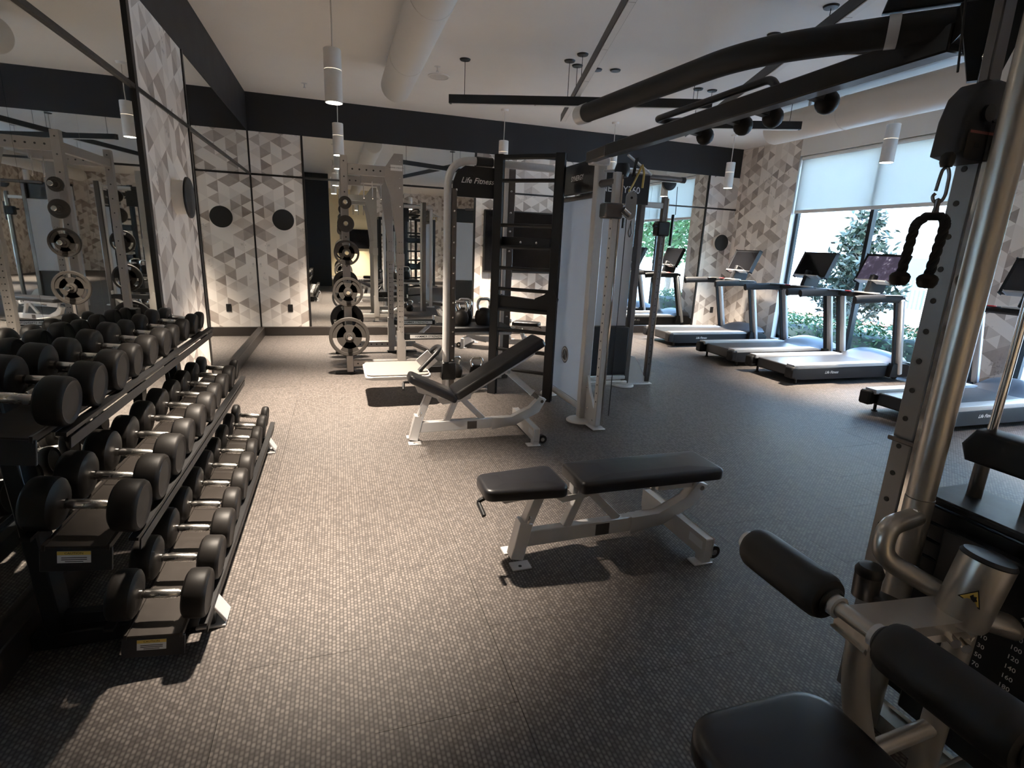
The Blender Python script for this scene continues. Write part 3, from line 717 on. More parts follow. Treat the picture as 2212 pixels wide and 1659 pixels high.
for yy in (ry0+.02, ry1-.02):
    o = obj('spotter_arm', bx(NB(), rx1+.04, rx1+.62, yy-.035, yy+.035, .40, .475, .004), 'black_metal', t)
    bm = NB(); bx(bm, rx1+.11, rx1+.58, yy-.0365, yy-.0352, .415, .46); sub('name_plate', bm, 'sign_white', o)
    sub('plate_lettering', text_bm('HAMMER STRENGTH', .026, (rx1+.345, yy-.0366, .437), (1, 0, 0), (0, 0, 1), bold=.01), 'ink', o)
    bm = NB(); box(bm, (rx1+.60, yy, .50), (.02, .07, .07), None, .004, 1); sub('arm_stop', bm, 'silver_paint', o)
obj('landmine_tube', tube(NB(), [(rx1+.04, ry1-.02, .20), (rx1+.34, ry1-.02, .20), (rx1+.55, ry1-.02, .40)], .028, 12, .12), 'silver_paint', t)
obj('brace', bar(NB(), (rx1+.30, ry1-.1, .13), (rx1+.62, ry1-.35, .02), .05, .05, .003), g, t)
HORNS = [(.47, .225), (.98, .165), (1.41, .137), (1.72, .09), (1.94, .068)]
for yy, sg in ((ry0, -1), (ry1, 1)):
    for z, r in HORNS:
        o = obj('plate_horn', lathe(NB(), [(.024, 0), (.024, .24), (.020, .245), (0, .245)], (rx0, yy+sg*.038, z), (0, sg, 0), 16), 'chrome', t)
def plate(r, y, z, sg, m, label, th=.032):
    t = thing('weight_plate', label, 'weight plate', (rx0, y, z), 0, 'weight plates stored on the power rack', True)
    ax = (0, sg, 0)
    obj('rim', lathe(NB(), [(r*.84, -th/2), (r*.97, -th/2), (r, -th/2+.006), (r, th/2-.006), (r*.97, th/2), (r*.84, th/2), (r*.82, 0), (r*.84, -th/2)], (rx0, y, z), ax, 36), m, t)
    # spoked web with three grip slots
    bm = NB(); e1, e2 = V((1, 0, 0)), V((0, 0, 1)); n = V((0, -1, 0))
    if r > .12:
        for k in range(3):
            a0 = math.radians(90+120*k+26); a1 = math.radians(90+120*(k+1)-26); N = 8
            def ring(q, rr): return V((rx0+math.cos(q)*rr, y, z+math.sin(q)*rr))
            inner = [ring(a0+(a1-a0)*i/N, r*.30) for i in range(N+1)]; outer = [ring(a0+(a1-a0)*i/N, r*.85) for i in range(N+1)]
            A = [bm.verts.new(p+V((0, -.008, 0))) for p in inner]; B = [bm.verts.new(p+V((0, -.008, 0))) for p in outer]
            A2 = [bm.verts.new(p+V((0, .008, 0))) for p in inner]; B2 = [bm.verts.new(p+V((0, .008, 0))) for p in outer]
            for i in range(N):
                bm.faces.new((A[i], A[i+1], B[i+1], B[i])); bm.faces.new((A2[i], B2[i], B2[i+1], A2[i+1]))
            bm.faces.new((A[0], B[0], B2[0], A2[0])); bm.faces.new((A[N], A2[N], B2[N], B[N]))
        lathe(bm, [(.027, -.008), (r*.62, -.008), (r*.62, .008), (.027, .008)], (rx0, y, z), ax, 28)
    else: lathe(bm, [(.027, -.010), (r*.86, -.010), (r*.86, .010), (.027, .010)], (rx0, y, z), ax, 28)
    obj('web', bm, m, t)
    obj('hub', lathe(NB(), [(.026, -th*.6), (.045, -th*.6), (.048, -th*.4), (.048, th*.4), (.045, th*.6), (.026, th*.6), (.026, -th*.6)], (rx0, y, z), ax, 20), m, t)
sizes = ['lowest', 'second lowest', 'middle', 'second highest', 'highest']
for i, (z, r) in enumerate(HORNS):
    plate(r, ry0-.17, z, -1, 'plate_grey', 'grey grip weight plate on the %s near horn of the power rack' % sizes[i], .034 if r > .1 else .026)
    plate(r*(1 if i else 1.0), ry1+.10, z, 1, 'plate_black' if i == 0 else 'plate_grey', '%s grip weight plate on the %s far horn of the power rack' % ('black' if i == 0 else 'grey', sizes[i]), .034 if r > .1 else .026)

# ------------------------------------------------------------------ training hub: arch, stall ladder, cable towers, monkey beam
hub = thing('training_hub', 'silver and black cable training hub with arch, stall ladder and monkey beam', 'training station', (2.15, 4.40, 0), 0, None, True)
sv, bk = 'silver_paint', 'black_metal'
o = obj('arch_tube', tube(NB(), [(1.05, 5.48, .02), (1.05, 5.48, 2.35), (2.17, 5.55, 2.35)], .038, 18, .26, n=10), sv, hub)
o = obj('arch_rail', bar(NB(), (1.115, 5.48, .02), (1.115, 5.48, 2.08), .05, .045, .003, (0, 1, 0)), 'dark_steel', hub)
for i in range(12):
    bm = NB(); sphere(bm, (1.115, 5.452, .22+i*.15), .012, 8); sub('bolt', bm, 'chrome', o)
obj('arch_foot', lathe(NB(), [(0, .016), (.10, .014), (.11, 0)], (1.06, 5.48, 0)), sv, hub)
obj('arch_sleeve', cyl(NB(), (1.33, 5.50, 2.35), (1.50, 5.508, 2.35), .046, seg=18), bk, hub)
bm = NB(); prism(bm, [(1.10, 2.01), (1.62, 2.01), (1.62, 2.30), (1.22, 2.30), (1.14, 2.24), (1.10, 2.14)], -.01, .01, (0, 5.485, 0), (1, 0, 0), (0, 0, 1)); o = obj('arch_sign', bm, 'sign_black', hub)
sub('sign_lettering', text_bm('Life Fitness', .052, (1.345, 5.4738, 2.165), (1, 0, 0), (0, 0, 1), .35, bold=.01), 'sign_white', o)
bm = NB(); sphere(bm, (1.135, 5.47, 2.07), .016, 10); sub('bolt', bm, 'chrome', o)
# stall ladder
LA, LB = V((1.552, 5.42, 0)), V((2.035, 5.02, 0)); ld_ = (LB-LA).normalized()
for p in (LA, LB): obj('ladder_post', bar(NB(), p, p+V((0, 0, 2.42)), .05, .085, .004, ld_), bk, hub)
for i in range(11):
    z = .29+i*.21
    if i == 8: continue
    obj('rung', cyl(NB(), LA+V((0, 0, z)), LB+V((0, 0, z)), .019, seg=14), bk, hub)
obj('ladder_header', bar(NB(), LA+V((0, 0, 2.40)), LB+V((0, 0, 2.40)), .04, .035, .003, (0, 0, 1)), bk, hub)
q = LA+V((.06, .10, 0))
o = obj('bolted_crossbar', bar(NB(), LA+V((.02, .09, 1.60)), LB+V((-.02, .10, 1.60)), .03, .10, .003, (0, 0, 1)), bk, hub)
for f in (.45, .72):
    p = LA.lerp(LB, f)+V((-.0, .075, 1.60)); bm = NB(); sphere(bm, p, .015, 10); sub('bolt', bm, 'chrome', o)
bm = NB(); bar(bm, LA.lerp(LB, .12)+V((0, .05, 1.0)), LB+V((0, .05, .97)), .06, .12, .01, (0, 0, 1)); o = obj('dip_beam', bm, bk, hub)
e1 = ld_; bm = NB(); prism(bm, [(.42, .98), (.66, .98), (.68, 1.06), (.63, 1.17), (.54, 1.10), (.45, 1.06)], -.03, .03, LA, e1, (0, 0, 1)); obj('dip_bracket', bm, bk, hub)
# silver back post and shelf with kettlebells
o = obj('back_post', bar(NB(), (1.89, 6.09, 0), (1.89, 6.09, 2.42), .075, .06, .004), 'dark_steel', hub)
for z in (.75, .95, 1.5, 1.72, 1.92, 2.15):
    bm = NB(); sphere(bm, (1.88, 6.05, z), .014, 8); sub('bolt', bm, 'chrome', o)
obj('back_post_rail', bar(NB(), (1.825, 6.07, .0), (1.825, 6.07, 2.40), .04, .05, .004), sv, hub)
SZ = .70
obj('shelf_rail', cyl(NB(), (1.13, 5.60, SZ-.07), (1.80, 5.60, SZ-.07), .02), sv, hub)
obj('shelf_rail', cyl(NB(), (1.13, 5.95, SZ-.07), (1.86, 5.98, SZ-.07), .02), sv, hub)
obj('shelf_tray', bx(NB(), 1.14, 1.80, 5.57, 5.97, SZ-.05, SZ-.0, .012), 'black_powder', hub)
# front tower
o = obj('tower_column', bar(NB(), (2.15, 4.40, .02), (2.15, 4.40, 2.30), .085, .085, .008), sv, hub)
obj('tower_column', bar(NB(), (2.17, 5.30, .02), (2.17, 5.30, 2.32), .07, .07, .008), sv, hub)
obj('tower_foot', lathe(NB(), [(0, .022), (.11, .02), (.125, .008), (.125, 0)], (2.11, 4.36, 0)), sv, hub)
obj('tower_foot', lathe(NB(), [(0, .022), (.09, .02), (.10, .008), (.10, 0)], (2.17, 5.30, 0)), sv, hub)
o = obj('side_panel', bx(NB(), 2.160, 2.180, 4.45, 5.265, .13, 2.0, .006), 'frosted_panel', hub)
bm = NB(); lathe(bm, [(0, .001), (.085, .001)], (2.160, 4.91, .52), (-1, 0, 0), 28); em = sub('emblem_disc', bm, 'dark_steel', o)
bm = NB(); lathe(bm, [(.055, .002), (.075, .002)], (2.160, 4.91, .52), (-1, 0, 0), 28)
bar(bm, (2.1575, 4.95, .48), (2.1575, 4.90, .57), .001, .018, 0, (1, 0, 0)); bar(bm, (2.1575, 4.90, .57), (2.1575, 4.875, .48), .001, .018, 0, (1, 0, 0)); sub('emblem_mark', bm, 'frosted_panel', o)
o = obj('header_sign', bx(NB(), 2.14, 2.185, 4.46, 5.25, 2.055, 2.325, .006), 'sign_black', hub)
bm = NB(); bx(bm, 2.1385, 2.1395, 4.72, 4.96, 2.155, 2.225); sub('label_plate', bm, 'plate_grey', o)
sub('sign_lettering', text_bm('SYNERGY', .045, (2.1382, 4.85, 2.19), (0, -1, 0), (0, 0, 1), bold=.01), 'sign_white', o)
obj('header_tube', tube(NB(), [(2.17, 5.26, 2.02), (2.17, 4.44, 2.02)], .022), 'dark_steel', hub)
obj('base_tube', tube(NB(), [(2.15, 5.26, .10), (2.15, 4.44, .10)], .030, 14), sv, hub)
bm = NB(); box(bm, (2.14, 5.27, 2.36), (.07, .09, .12), Euler((.4, 0, 0)).to_matrix(), .006, 1); obj('corner_cap', bm, sv, hub)
# pulley pole in front of the tower column
o = obj('pulley_pole', bar(NB(), (2.17, 4.13, .03), (2.17, 4.13, 2.17), .052, .062, .004), sv, hub)
for i in range(22):
    bm = NB(); cyl(bm, (2.143, 4.125, .25+i*.078), (2.142, 4.125, .25+i*.078), .008, seg=8); sub('pin_hole', bm, 'ink', o)
obj('pole_edge', bar(NB(), (2.205, 4.12, .03), (2.205, 4.12, 2.15), .014, .05, .002), 'chrome', hub)
for z in (2.10,):
    obj('pole_arm', tube(NB(), [(2.15, 4.38, z), (2.17, 4.14, z)], .032, 16), 'dark_steel', hub)
bm = NB(); prism(bm, [(-.03, .0), (-.30, 0), (-.30, .03), (-.28, .10), (-.20, .22), (-.13, .30), (-.06, .44), (-.03, .45)], -.012, .012, (2.17, 4.42, 0), (0, 1, 0), (0, 0, 1)); o = obj('base_gusset', bm, sv, hub)
for dy, dz in ((-.08, .33), (-.12, .14), (-.24, .06)):
    bm = NB(); sphere(bm, (2.155, 4.42+dy, dz), .011, 8); sub('bolt', bm, 'chrome', o)
obj('pole_foot', bx(NB(), 2.11, 2.23, 4.06, 4.36, 0, .014, .004), sv, hub)
o = obj('pulley_carriage', bx(NB(), 2.06, 2.22, 4.07, 4.19, 1.81, 1.93, .012), 'dark_steel', hub)
bm = NB(); cyl(bm, (2.20, 4.05, 1.88), (2.26, 4.05, 1.84), .03, seg=16); sub('adjust_knob', bm, 'chrome', o)
bm = NB(); cyl(bm, (2.24, 4.10, 1.82), (2.24, 4.10, 1.74), .010, seg=8); sub('adjust_lever', bm, bk, o)
bm = NB(); prism(bm, rrect(.085, .22, .042), -.018, .018, (2.275, 4.06, 1.915), V((.93, -.37, 0)).normalized(), (0, 0, 1), .008); o = obj('pulley_cover', bm, 'grey_plastic', hub)
for dz in (.06, -.06):
    bm = NB(); cyl(bm, V((2.275, 4.06, 1.915+dz))+V((-.37, -.93, 0))*.018, V((2.275, 4.06, 1.915+dz))+V((-.37, -.93, 0))*.022, .010, seg=8); sub('bolt', bm, 'ink', o)
obj('cable', cyl(NB(), (2.27, 4.10, .12), (2.27, 4.10, 1.82), .004, seg=6), bk, hub)
obj('snap_hook', tube(NB(), [(2.285, 4.05, 1.80), (2.27, 4.05, 1.70), (2.285, 4.05, 1.665), (2.30, 4.05, 1.70)], .006, 8, .02, closed=True), 'dark_steel', hub)
# rear cable tower facing the camera
obj('tower_column', bar(NB(), (3.25, 5.56, .02), (3.25, 5.56, 2.32), .06, .09, .006), 'dark_steel', hub)
obj('tower_column', bar(NB(), (2.50, 5.60, .02), (2.50, 5.60, 2.32), .06, .09, .006), sv, hub)
obj('rear_panel', bx(NB(), 2.53, 3.215, 5.60, 5.615, .70, 2.05, .005), 'frosted_panel', hub)
o = obj('header_sign', bx(NB(), 2.48, 3.29, 5.49, 5.53, 2.06, 2.37, .006), 'sign_black', hub)
sub('sign_lettering', text_bm('SYNERGY360', .07, (2.885, 5.489, 2.20), (1, 0, 0), (0, 0, 1), bold=.008), 'sign_white', o)
o = obj('stack_cover', bx(NB(), 2.72, 3.20, 5.47, 5.59, .14, .71, .01), 'stack_black', hub)
for i in range(15):
    for dx in (2.86, 2.93):
        bm = NB(); bx(bm, dx-.022, dx+.022, 5.467, 5.4699, .19+i*.034-.006, .19+i*.034+.006); sub('weight_mark', bm, 'sign_white', o)
for z in (.10, .05): obj('base_bar', bx(NB(), 2.53, 3.22, 5.50-(.1-z), 5.54-(.1-z), z-.018, z+.018, .004), sv, hub)
obj('tower_foot', lathe(NB(), [(0, .022), (.12, .02), (.135, .008), (.135, 0)], (3.20, 5.52, 0)), sv, hub)
o = obj('pulley_pole', bar(NB(), (3.54, 5.56, .03), (3.54, 5.56, 2.17), .05, .06, .004), 'dark_steel', hub)
obj('pole_edge', bar(NB(), (3.572, 5.55, .03), (3.572, 5.55, 2.15), .012, .05, .002), 'chrome', hub)
for i in range(22):
    bm = NB(); cyl(bm, (3.54, 5.529, .25+i*.078), (3.54, 5.528, .25+i*.078), .008, seg=8); sub('pin_hole', bm, 'ink', o)
obj('pole_arm', bx(NB(), 3.27, 3.54, 5.535, 5.585, 2.04, 2.10, .008), sv, hub)
bm = NB(); prism(bm, [(.0, .0), (.32, 0), (.32, .05), (.24, .10), (.17, .22), (.09, .34), (0, .36)], -.012, .012, (3.26, 5.56, 0), (1, 0, 0), (0, 0, 1)); obj('base_gusset', bm, sv, hub)
obj('pole_foot', bx(NB(), 3.28, 3.60, 5.50, 5.62, 0, .014, .004), sv, hub)
o = obj('pulley_carriage', bx(NB(), 3.45, 3.61, 5.49, 5.61, 1.74, 1.90, .015), bk, hub)
bm = NB(); cyl(bm, (3.45, 5.52, 1.85), (3.40, 5.51, 1.85), .02, seg=10); sub('adjust_knob', bm, bk, o)
bm = NB(); cyl(bm, (3.63, 5.50, 1.98), (3.63, 5.50, 1.64), .016, seg=10); sub('pulley_swivel', bm, bk, o)
obj('cable', cyl(NB(), (3.66, 5.50, 1.98), (3.66, 5.52, 2.28), .004, seg=6), bk, hub)
obj('top_tube', tube(NB(), [(2.95, 5.54, 2.36), (3.72, 5.56, 2.36)], .030, 14), 'dark_steel', hub)
obj('tube_cap', cyl(NB(), (3.72, 5.56, 2.36), (3.77, 5.56, 2.36), .033, seg=16), bk, hub)
bm = NB(); prism(bm, [(.085*math.cos(a), .085*math.sin(a)) for a in [pi+pi*i/12 for i in range(13)]], -.02, .02, (3.56, 5.54, 2.32), (1, 0, 0), (0, 0, 1), .004); obj('hanging_pulley', bm, bk, hub)
# monkey beam from the tower towards the lat machine, with ball grips
BX, BZ = 2.02, 2.30
obj('monkey_beam', bar(NB(), (BX, 4.02, BZ), (BX, 1.50, BZ), .075, .088, .006, (0, 0, 1)), bk, hub)
obj('beam_end', bar(NB(), (BX, 4.36, BZ-.005), (BX, 4.02, BZ), .070, .082, .006, (0, 0, 1)), 'dark_steel', hub)
bm = NB(); box(bm, (2.10, 4.34, 2.27), (.16, .10, .06), None, .008, 1); obj('beam_bracket', bm, sv, hub)
for y_ in (3.02, 2.69, 2.47, 2.14):
    bm = NB(); bar(bm, (BX+.03, y_, BZ-.02), (BX+.11, y_, BZ-.03), .05, .04, .004, (0, 0, 1)); o = obj('grip_mount', bm, bk, hub)
    bm = NB(); sphere(bm, (BX+.135, y_, BZ-.045), .052, 18); sub('ball_grip', bm, 'rubber', o)
obj('loop_bar', tube(NB(), [(BX+.03, 2.35, BZ+.05), (BX+.05, 2.42, BZ+.11), (BX+.02, 3.42, BZ+.11), (BX+.13, 3.42, BZ+.11), (BX+.12, 3.12, BZ+.06), (BX+.04, 3.05, BZ+.04)], .020, 12, .06), bk, hub)
obj('strap', bar(NB(), (2.27, 4.02, 2.27), (2.25, 4.02, 2.13), .008, .03, .002), bk, hub)
obj('sling', lathe(NB(), [(0, -.06), (.05, -.05), (.065, 0), (.05, .05), (0, .06)], (2.22, 4.15, 2.19), (0, 0, 1), 14), bk, hub)
# yellow resistance band hung on a bar
t = thing('resistance_band', 'yellow resistance band looped over a bar on the cable tower', 'resistance band', (2.46, 4.25, 2.25), 0, None, True)
obj('band_loop', tube(NB(), [(2.46, 4.25, 2.262), (2.37, 4.20, 2.12), (2.29, 4.14, 2.03), (2.36, 4.20, 2.10), (2.455, 4.26, 2.255)], .007, 8, .01), 'yellow_band', t)
obj('band_tail', tube(NB(), [(2.455, 4.25, 2.262), (2.475, 4.24, 2.20), (2.47, 4.24, 2.08)], .009, 8, .02), 'yellow_band', t)
obj('rest_bar', tube(NB(), [(2.30, 4.22, 2.32), (2.58, 4.30, 2.20)], .011, 10), sv, hub)
obj('rest_bar_mount', tube(NB(), [(2.15, 4.34, 2.20), (2.52, 4.28, 2.225)], .012, 10), sv, hub)

# kettlebells
def make_kettlebell(r, label, loc, rz):
    t = thing('kettlebell', label, 'kettlebell', loc, rz, 'kettlebells')
    bm = NB(); lathe(bm, [(0, 0), (r*.62, 0), (r*.80, .006), (r*.97, r*.55), (r, r*.95), (r*.86, r*1.5), (r*.5, r*1.82), (r*.25, r*1.9), (0, r*1.92)], (0, 0, 0), (0, 0, 1), 24); obj('bell', bm, 'rubber', t)
    h = r*1.65; bm = NB(); tube(bm, [(-r*.52, 0, h-.02), (-r*.85, 0, h+r*.62), (-r*.62, 0, h+r*1.22), (r*.62, 0, h+r*1.22), (r*.85, 0, h+r*.62), (r*.52, 0, h-.02)], .0165, 12, r*.5); obj('handle', bm, 'chrome', t)
    return t
make_kettlebell(.088, 'black kettlebell with chrome handle at the left end of the shelf', (1.25, 5.70, SZ), .1)
make_kettlebell(.092, 'black kettlebell with chrome handle behind the leftmost one on the shelf', (1.33, 5.87, SZ), -.2)
make_kettlebell(.10, 'large black kettlebell with raised handle beside the ladder post on the shelf', (1.52, 5.74, SZ), .3)
make_kettlebell(.085, 'black kettlebell on the floor behind the arch leg', (1.31, 6.20, 0), .5)
make_kettlebell(.085, 'black kettlebell on the floor beyond the incline bench pad', (1.55, 6.12, 0), -.2)

# fold-down step platform on the arch leg
t = thing('step_platform', 'grey fold-down step platform clamped to the arch leg', 'platform', (.55, 5.45, .26), 0, None, True)
bm = NB(); prism(bm, rrect(.60, .62, .06, 6), 0, .012, (.53, 5.455, .290), (1, 0, 0), (0, 1, 0)); obj('platform_top', bm, 'step_top', t)
bm = NB(); prism(bm, rrect(.635, .655, .075, 6), -.035, -.0005, (.53, 5.455, .290), (1, 0, 0), (0, 1, 0), .012); obj('platform_edge', bm, 'silver_paint', t)
obj('arm', bar(NB(), (.80, 5.47, .275), (1.02, 5.48, .275), .07, .05, .006), bk, t)
obj('clamp', bx(NB(), 1.00, 1.15, 5.425, 5.54, .16, .35, .01), bk, t)
obj('lift_handle', tube(NB(), [(.74, 5.25, .31), (.94, 5.30, .50), (.98, 5.42, .52), (.96, 5.58, .50), (.80, 5.62, .31)], .022, 12, .08), bk, t)
obj('handle_plate', bar(NB(), (.78, 5.42, .325), (.90, 5.42, .43), .16, .008, .002, (0, 1, 0)), 'silver_paint', t)

# ------------------------------------------------------------------ treadmills facing the window
def pr_screen(name, rich):
    """display print: dark, or a violet picture with pale marks"""
    n = NT(name); co = n.objco(); sp = n.new('ShaderNodeSeparateXYZ'); n.lk(co, sp.inputs[0])
    a = n.noise(co, 9, 4, .6)
    n.lk(n.ramp(a, [(.5, (.02, .016, .03)), (.62, (.05, .042, .07)), (.68, (.3, .29, .33))]), n.b.inputs['Base Color'])
    n.lk(n.ramp(a, [(.5, (.075, .06, .10)), (.60, (.11, .09, .15)), (.68, (.60, .58, .64))]), n.b.inputs['Emission Color'])
    n.b.inputs['Emission Strength'].default_value = .22; n.b.inputs['Roughness'].default_value = .12; MAT[name] = n.m
pr_screen('screen_picture', True)
def make_treadmill(label, loc, lit=False):
    """local x forward (towards the window), rear edge of the deck at x=0"""
    t = thing('treadmill', label, 'treadmill', loc, 0, 'treadmills facing the window')
    obj('deck_body', bx(NB(), .06, 1.62, -.385, .385, .085, .215, .012), 'tread_black', t)
    obj('running_belt', bx(NB(), .03, 1.55, -.265, .265, .10, .228, .01), 'tread_belt', t)
    for s in (-1, 1):
        bm = NB(); prism(bm, [(.0, .255), (1.50, .255), (1.58, .235), (1.58, .205), (.0, .205)], s*.335-.065, s*.335+.065, (0, 0, 0), (1, 0, 0), (0, 0, 1), .006); obj('foot_rail', bm, 'tread_rail', t)
        bm = NB(); prism(bm, [(.02, .075), (.16, .065), (1.75, .055), (1.80, .10), (1.80, .215), (.0, .208), (-.02, .15)], s*.392-.014, s*.392+.014, (0, 0, 0), (1, 0, 0), (0, 0, 1), .005); o = obj('side_skirt', bm, 'tread_black', t)
        sub_local('logo', text_bm('Life Fitness', .035, (.62, s*.4068, .150), (-s, 0, 0), (0, 0, 1), .35, bold=.012), 'sign_white', o)
        o = obj('rear_foot', cyl(NB(), (.12, s*.34, .012), (.12, s*.34, .09), .016, seg=12), 'black_metal', t)
        bm = NB(); lathe(bm, [(0, .014), (.028, .012), (.03, 0)], (.12, s*.34, 0)); sub_local('foot_pad', bm, 'rubber', o)
        o = obj('rear_cap', bx(NB(), -.05, .05, s*.36-.065, s*.36+.065, .085, .235, .018), 'tread_black', t)
        obj('front_wheel', cyl(NB(), (1.86, s*.32-.02, .045), (1.86, s*.32+.02, .045), .045, seg=18), 'rubber', t)
        bm = NB(); bar(bm, (1.74, s*.435, .10), (1.50, s*.435, 1.10), .055, .13, .012, (0, 1, 0)); o = obj('mast', bm, 'tread_white', t)
        bm = NB(); bar(bm, (1.675, s*.435, .10), (1.435, s*.435, 1.10), .05, .03, .006, (0, 1, 0)); sub_local('mast_rear_strip', bm, 'tread_black', o)  # black rear face of the mast
        bm = NB(); prism(bm, [(1.58, .06), (1.96, .06), (1.97, .18), (1.86, .24), (1.60, .25)], s*.435-.035, s*.435+.035, (0, 0, 0), (1, 0, 0), (0, 0, 1), .01); obj('mast_boot', bm, 'tread_black', t)
        bm = NB(); tube(bm, [(1.52, s*.435, 1.105), (1.20, s*.435, 1.11), (.80, s*.435, 1.095), (.74, s*.43, 1.085)], [.052]*4, 12, 0, sx=.62); o = obj('handrail', bm, 'tread_black', t)
        bm = NB(); box(bm, (1.36, s*.435, 1.150), (.30, .085, .012), None, .004, 1); sub_local('rail_cap', bm, 'tread_hood', o)
    # motor hood with a swept dome
    bm = NB(); N = 10; rows = []
    for i in range(N+1):
        f = i/N; x = 1.48+.50*f; hgt = .225+.145*math.sin(min(1, f*1.25)*pi/2)**1.3*(1-.25*max(0, f-.7)/.3)
        rows.append([bm.verts.new((x, -.385+.77*j/12, .20+(hgt-.20)*(math.sin(pi*(j+.5)/13)**.35 if 0 < j < 12 else .25))) for j in range(13)])
    for a, b in zip(rows, rows[1:]):
        for j in range(12): bm.faces.new((a[j], b[j], b[j+1], a[j+1]))
    front = [bm.verts.new((1.98, -.385+.77*j/12, .08)) for j in range(13)]
    for j in range(12): bm.faces.new((rows[-1][j], front[j], front[j+1], rows[-1][j+1]))
    bmesh.ops.recalc_face_normals(bm, faces=bm.faces); obj('motor_hood', bm, 'tread_hood', t)
    # console
    bm = NB(); bx(bm, 1.40, 1.60, -.45, .45, 1.075, 1.145, .02); o = obj('console_bridge', bm, 'tread_black', t)
    bm = NB(); prism(bm, rrect(.14, .34, .05), 0, .014, (1.44, 0, 1.145), (1, 0, 0), (0, 1, 0)); sub_local('sensor_tray', bm, 'tread_rail', o)
    bm = NB(); box(bm, (1.41, .26, 1.152), (.05, .07, .012), None, .003, 1); sub_local('stop_button', bm, 'red_plastic', o)
    obj('console_neck', bar(NB(), (1.55, 0, 1.12), (1.62, 0, 1.36), .30, .07, .015, (0, 1, 0)), 'tread_black', t)
    a = math.radians(24); n_ = V((-math.cos(a), 0, math.sin(a))); uu = V((math.sin(a), 0, math.cos(a))); cc = V((1.63, 0, 1.47))
    R = Matrix((n_, V((0, 1, 0)), uu)).transposed()
    bm = NB(); box(bm, cc, (.045, .60, .40), R, .014, 2); o = obj('console_screen_case', bm, 'tread_black', t)
    bm = NB(); box(bm, cc+n_*.0235, (.002, .55, .345), R); sub_local('screen', bm, 'screen_picture' if lit else 'screen_black', o)
    bm = NB(); box(bm, cc-uu*.21+n_*.05, (.10, .44, .018), R, .006, 1); obj('device_shelf', bm, 'tread_rail', t)
    return t
make_treadmill('farthest treadmill, beside the far right wallpaper panel', (5.38, 8.22, 0))
make_treadmill('second treadmill from the far wall, before the left half of the window', (5.40, 6.66, 0))
make_treadmill('third treadmill from the far wall, with a lit picture on its screen', (5.44, 5.60, 0), True)
make_treadmill('nearest treadmill, half hidden behind the silver column of the lat machine', (5.36, 3.75, 0))

# ------------------------------------------------------------------ lat pulldown machine in the right foreground
lat = thing('lat_machine', 'champagne metal lat pulldown machine with padded rollers in the right foreground', 'weight machine', (1.63, .86, 0), 0, None, True)
ch = 'champagne_metal'
o = obj('main_column', cyl(NB(), (1.697, 1.062, .86), (1.697, 1.062, 2.42), .0375, seg=32), ch, lat)
o = obj('column_socket', cyl(NB(), (1.697, 1.062, .02), (1.697, 1.062, .858), .039, seg=32), ch, lat)
for p in ((1.663, 1.044, .82), (1.663, 1.044, .60)):
    bm = NB(); sphere(bm, p, .012, 10); sub('bolt', bm, 'chrome', o)
o = obj('hole_rail', bar(NB(), (1.755, 1.185, .02), (1.755, 1.185, 1.96), .065, .03, .003, (1, 0, 0)), 'rail_steel', lat)
rn = V((-.83, -.55, 0)).normalized()
for i in range(19):
    z = .12+i*.095
    bm = NB(); cyl(bm, (1.7395, 1.19, z), (1.7385, 1.19, z), .0085, seg=12); sub('pin_hole', bm, 'ink', o)
obj('guide_strip', bar(NB(), (1.735, 1.128, .05), (1.735, 1.128, 1.95), .022, .022, .003), 'chrome', lat)
obj('rail_edge', bar(NB(), (1.775, 1.125, .05), (1.775, 1.125, 1.95), .03, .035, .002), bk, lat)
o = obj('rail_clip', bx(NB(), 1.725, 1.775, 1.10, 1.225, .99, 1.005, .003), 'dark_steel', lat)
# pulley head riding at the top of the rail
bm = NB(); prism(bm, [(1.632, 1.855), (1.70, 1.845), (1.80, 1.835), (1.80, 2.05), (1.73, 2.055), (1.69, 2.045), (1.655, 2.01), (1.637, 1.95)], -1.225, -1.145, (0, 0, 0), (1, 0, 0), (0, 0, 1), .012); o = obj('pulley_head', bm, 'black_powder', lat)
bm = NB(); prism(bm, rrect(.085, .075, .01), 0, .002, (1.695, 1.1435, 1.885), (1, 0, 0), (0, 0, 1)); lb = sub('sticker', bm, 'plate_grey', o)
bm = NB(); bx(bm, 1.685, 1.702, 1.1405, 1.1412, 1.875, 1.89); sub('sticker_mark', bm, 'ink', o)
bm = NB(); bx(bm, 1.658, 1.732, 1.1405, 1.1412, 1.912, 1.919); sub('sticker_header', bm, 'kerb_red', o)
bm = NB(); cyl(bm, (1.71, 1.15, 1.965), (1.71, 1.135, 1.965), .022, seg=16); sub('pivot', bm, bk, o)
obj('head_strut', bar(NB(), (1.74, 1.18, 2.05), (1.76, 1.20, 2.33), .05, .03, .004), 'dark_steel', lat)
o = obj('bolt_plate', bar(NB(), (1.775, 1.215, 2.05), (1.775, 1.215, 2.20), .05, .012, .003), bk, lat)
bm = NB(); lathe(bm, [(0, .016), (.014, .015), (.022, .008), (.022, 0)], (1.765, 1.205, 2.13), (-.8, -.6, 0), 14); sub('bolt', bm, 'chrome', o)
obj('head_cable', cyl(NB(), (1.60, 1.17, 2.06), (1.66, 1.24, 2.30), .003, seg=6), bk, lat)
bm = NB(); prism(bm, [(-.09, 0), (.09, 0), (.035, -.21), (-.035, -.21)], -.012, .012, (1.80, 1.24, 2.29), V((.60, -.80, 0)).normalized(), (0, 0, 1)); obj('top_bracket', bm, bk, lat)
obj('top_link', bar(NB(), (1.70, 1.08, 2.36), (2.06, 1.52, 2.33), .08, .10, .006, (0, 0, 1)), bk, lat)
